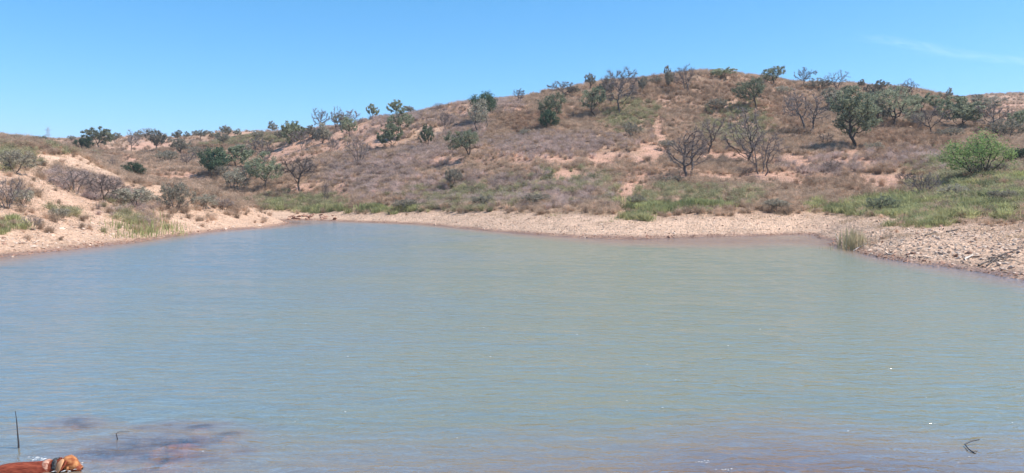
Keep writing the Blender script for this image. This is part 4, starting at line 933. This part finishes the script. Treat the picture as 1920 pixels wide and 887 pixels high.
def dog():
    base = wpt(122, 878)                              # on the water under the head
    root = bpy.data.objects.new('dog', None); COL.objects.link(root); root.location = (base[0], base[1] - .02, 0)
    tag(root, 'reddish brown dog with a dark collar swimming to the right at lower left', 'dog')
    # body along -x: tail, rump, back, shoulder, neck, head; x forward
    pts = [(-.62, -.10, -.06), (-.48, -.09, .0), (-.34, -.06, -.005), (-.21, -.03, -.01), (-.12, -.01, .0), (-.05, 0, .03), (.02, 0, .055),      # rump .. skull back
           (-.80, -.14, -.05), (-.98, -.2, -.05),
           (-.22, -.12, -.14), (-.14, -.14, -.30), (-.20, .08, -.14), (-.06, .10, -.26), (-.60, -.18, -.18), (-.68, -.20, -.34), (-.60, .0, -.18), (-.56, .02, -.36)]
    ed = [(0, 1), (1, 2), (2, 3), (3, 4), (4, 5), (5, 6), (0, 7), (7, 8), (3, 9), (9, 10), (3, 11), (11, 12), (0, 13), (13, 14), (0, 15), (15, 16)]
    rd = [.088, .094, .090, .100, .082, .066, .058, .028, .015, .045, .025, .045, .025, .055, .028, .055, .028]
    body = skin('body', pts, ed, rd, M_FUR, root)
    hd = [(.0, 0, .055), (.045, -.005, .068), (.085, -.008, .058), (.12, -.01, .03), (.155, -.012, .010), (.175, -.014, .002)]
    h = skin('head', hd, [(i, i + 1) for i in range(5)], [.058, .074, .064, .040, .031, .022], M_FURL, root)
    skin('muzzle', [(.118, -.011, .028), (.145, -.013, .013), (.176, -.015, .001)], [(0, 1), (1, 2)], [.041, .036, .026], M_FUR, h)
    skin('cheek', [(.05, -.048, .03), (.08, -.045, .02)], [(0, 1)], [.034, .03], M_FURL, h)
    skin('brow', [(.105, -.032, .088), (.112, -.01, .092), (.105, .016, .088)], [(0, 1), (1, 2)], [.012, .010, .012], M_FURL, h, 1)
    skin('jaw', [(.05, -.006, .02), (.10, -.008, -.005), (.15, -.01, -.018)], [(0, 1), (1, 2)], [.042, .026, .015], M_FUR, h)
    skin('nose', [(.178, -.014, .012), (.188, -.014, .008)], [(0, 1)], [.016, .012], M_NOSE, h, 1)
    for s in (-1, 1):
        e = skin('ear', [(.030, s * .056, .112), (.018, s * .080, .088), (.004, s * .092, .055), (-.006, s * .096, .02), (-.012, s * .094, -.008)], [(0, 1), (1, 2), (2, 3), (3, 4)], [(.020, .009), (.036, .009), (.046, .008), (.042, .007), (.020, .006)], M_EAR, h)
        skin('ear_fold', [(.058, s * .060, .100), (.048, s * .080, .062), (.022, s * .098, .018)], [(0, 1), (1, 2)], [(.012, .007), (.014, .006), (.010, .005)], M_FUR, e)
        skin('eye', [(.104, s * .036, .072), (.109, s * .040, .073)], [(0, 1)], [.011, .008], M_EYE, h, 1)
    skin('scruff', [(-.185, -.022, .006), (-.14, -.014, .014), (-.095, -.006, .022)], [(0, 1), (1, 2)], [.080, .089, .086], M_NECK, root)
    # collar: a broad ring round the neck
    ax = np.array([.97, .08, .24]); ax /= np.linalg.norm(ax); c = np.array([-.045, 0, .024]); up = np.array([0, 0, 1.]) - ax * ax[2]; up /= np.linalg.norm(up); sd = np.cross(ax, up)
    V = []; n = 28
    for dx, rr in ((-.024, .078), (-.020, .084), (.014, .081), (.020, .074)):
        for i in range(n): a_ = 2 * math.pi * i / n; V.append(c + ax * dx * (1 + .35 * math.sin(i * 2.3)) + (up * math.cos(a_) + sd * math.sin(a_)) * rr)
    Q = [(k * n + i, k * n + (i + 1) % n, ((k + 1) % 4) * n + (i + 1) % n, ((k + 1) % 4) * n + i) for k in range(4) for i in range(n)]
    link('collar', mesh_np('collar', np.array(V), np.array(Q), M_COLLAR, True), root)
    # short wet hair lying back over the body and head
    rs = np.random.RandomState(5)
    for ob, n_, ln, mt in ((body, 5200, .026, M_FUR), (h, 1500, .011, M_FURL)):
        me_ = ob.data; co = np.empty(len(me_.vertices) * 3, np.float32); me_.vertices.foreach_get('co', co); co = co.reshape(-1, 3)
        no = np.array([v.normal[:] for v in me_.vertices]); up_ = np.nonzero(co[:, 2] > -.05)[0]; k = up_[rs.randint(0, len(up_), n_)]
        ed_ = np.array([rs.normal(0, .012, 3) for _ in range(n_)]); nn = no[k]; ed_ -= (ed_ * nn).sum(1)[:, None] * nn
        p0 = co[k] + ed_ - nn * .001; d = np.array([-1., 0, -.15]) + rs.normal(0, .22, (n_, 3)); d -= (d * nn).sum(1)[:, None] * nn; d /= np.linalg.norm(d, axis=1)[:, None] + 1e-6
        d = d + nn * .16; L_ = ln * rs.uniform(.5, 1.3, n_)[:, None]; sd = np.cross(d, nn) * .0016 * (ln / .02)
        V = np.stack([p0 - sd, p0 + sd, p0 + d * L_], 1).reshape(-1, 3); fo = link('hair', mesh_np('hair', V, np.arange(n_ * 3).reshape(-1, 3), mt), ob); fo['kind'] = 'stuff'
    return root
dog()
# splash drops and froth round the dog, then white flecks standing for sun glints
M_SPLASH_GLINT = solid_mat('white_splash_glint', (.8, .8, .8), (.9, .9, .9), 10, .3, .1, .5)
gs = []
for i in range(70):
    q = rng.uniform(); px, py = (rng.uniform(52, 98), rng.uniform(857, 872)) if q < .5 else ((rng.uniform(136, 154), rng.uniform(867, 880)) if q < .75 else (rng.uniform(98, 130), rng.uniform(878, 889)))
    p = wpt(px, py, .015); v, t = SG[i % 8]; k = rng.uniform(.0015, .005); gs.append((v * [k * 3.4, k * .9, k] @ np.array([[.86, .5, 0], [-.5, .86, 0], [0, 0, 1]]) + p, t))
V, T = cat_geo(*gs); o = link('splash', mesh_np('splash', V, T, M_SPLASH_GLINT, True)); tag(o, 'white splash drops thrown up round the swimming dog', kind='stuff')
gs = []
for px, py in [(573, 607), (907, 614), (1082, 627), (919, 669), (1046, 699), (652, 668), (1213, 683), (1267, 712), (647, 772), (553, 790), (857, 821), (1242, 764), (1590, 808), (1898, 792), (1737, 745), (970, 555), (965, 553), (1425, 617), (1365, 648), (1175, 751), (1871, 764), (380, 846)] + \
              [(1302 + rng.uniform(0, 30), 866 + rng.normal(0, 1.2)) for i in range(12)] + [(1340 + rng.uniform(0, 32), 881 + rng.normal(0, 1)) for i in range(9)]:
    p = wpt(px, py, .03); v, t = SG[0]; k = p[1] * .00055 * rng.uniform(.6, 1.3); gs.append((v * [k * 1.6, k, k] + p, t))
V, T = cat_geo(*gs); o = link('glint_flecks', mesh_np('glint_flecks', V, T, M_SPLASH_GLINT, True)); tag(o, 'scattered white flecks modelled for sun glints on the ripples', kind='stuff')

# ------------------------------------------------------------------ thin cirrus streak
def cirrus():
    m, N, L = newmat('cirrus'); tc = N.new('ShaderNodeTexCoord'); sp = N.new('ShaderNodeSeparateXYZ'); L.new(tc.outputs['UV'], sp.inputs[0])
    mp = N.new('ShaderNodeMapping'); mp.inputs['Scale'].default_value = (3, 1.2, 1); L.new(tc.outputs['UV'], mp.inputs[0])
    n = N.new('ShaderNodeTexNoise'); n.inputs['Scale'].default_value = 3; n.inputs['Detail'].default_value = 5; n.inputs['Distortion'].default_value = .6; L.new(mp.outputs[0], n.inputs['Vector'])
    def mth(op, a_, b2=None, v=None):
        q = N.new('ShaderNodeMath'); q.operation = op; L.new(a_, q.inputs[0])
        if b2 is not None: L.new(b2, q.inputs[1])
        if v is not None: q.inputs[1].default_value = v
        return q.outputs[0]
    def bell(s):
        a_ = mth('SUBTRACT', s, v=.5); a_ = mth('MULTIPLY', a_, v=2.); a_ = mth('MULTIPLY', a_, a_); q = N.new('ShaderNodeMath'); q.operation = 'SUBTRACT'; q.inputs[0].default_value = 1; q.use_clamp = True; L.new(a_, q.inputs[1]); return mth('POWER', q.outputs[0], v=2.5)
    nr = N.new('ShaderNodeMapRange'); nr.inputs[1].default_value = .25; nr.inputs[2].default_value = .75; L.new(n.outputs[0], nr.inputs[0])
    f = mth('MULTIPLY', mth('MULTIPLY', bell(sp.outputs[0]), bell(sp.outputs[1])), nr.outputs[0]); f = mth('MULTIPLY', f, v=.12)
    tr = N.new('ShaderNodeBsdfTransparent'); tl_ = N.new('ShaderNodeBsdfTranslucent'); tl_.inputs[0].default_value = (.9, .9, .9, 1)
    ms = N.new('ShaderNodeMixShader'); L.new(f, ms.inputs[0]); L.new(tr.outputs[0], ms.inputs[1]); L.new(tl_.outputs[0], ms.inputs[2])
    o = N.new('ShaderNodeOutputMaterial'); L.new(ms.outputs[0], o.inputs[0])
    H = 2200.
    for (p0, p1, wd) in [((1660, 92), (2060, 136), 13), ((1570, 66), (1850, 112), 14)]:
        nx, ny = 24, 6; V = []; uv = []
        for i in range(nx + 1):
            for j in range(ny + 1):
                t = i / nx; px = p0[0] + (p1[0] - p0[0]) * t; py = p0[1] + (p1[1] - p0[1]) * t + wd * (j / ny * 2 - 1) - 6 * math.sin(t * 3.1)
                Yc = H * F / (HY - py); V.append(((px - CX) / F * Yc, Yc, H + 15 * math.sin(j * 2 + i * .7))); uv.append((t, j / ny))
        ii = np.arange((nx + 1) * (ny + 1)).reshape(nx + 1, ny + 1); Q = np.stack([ii[:-1, :-1], ii[1:, :-1], ii[1:, 1:], ii[:-1, 1:]], -1).reshape(-1, 4)
        me = mesh_np('cloud', np.array(V), Q, m, True); ul = me.uv_layers.new(name='UVMap'); li = Q.ravel(); ul.data.foreach_set('uv', np.array(uv, np.float32)[li].ravel())
        o = link('cloud', me); tag(o, 'faint thin cirrus streak in the blue sky at upper right', kind='structure')
cirrus()

# ------------------------------------------------------------------ haze
def haze():
    a_, b2, c, d = -6500., 6500., -6500., 6500.; z0, z1 = -4., 175.
    V = [(x, y, z) for x in (a_, b2) for y in (c, d) for z in (z0, z1)]
    Q = [(0, 1, 3, 2), (4, 6, 7, 5), (0, 4, 5, 1), (2, 3, 7, 6), (0, 2, 6, 4), (1, 5, 7, 3)]
    m, N, L = newmat('thin_air'); v = N.new('ShaderNodeVolumePrincipled'); v.inputs['Color'].default_value = (.72, .86, 1, 1); v.inputs['Density'].default_value = HAZE; v.inputs['Anisotropy'].default_value = .2
    o = N.new('ShaderNodeOutputMaterial'); L.new(v.outputs[0], o.inputs['Volume'])
    tag(link('haze', mesh_np('haze', np.array(V), np.array(Q), m)), 'thin pale summer haze over the valley', kind='stuff')
HAZE = 0.00027
haze()
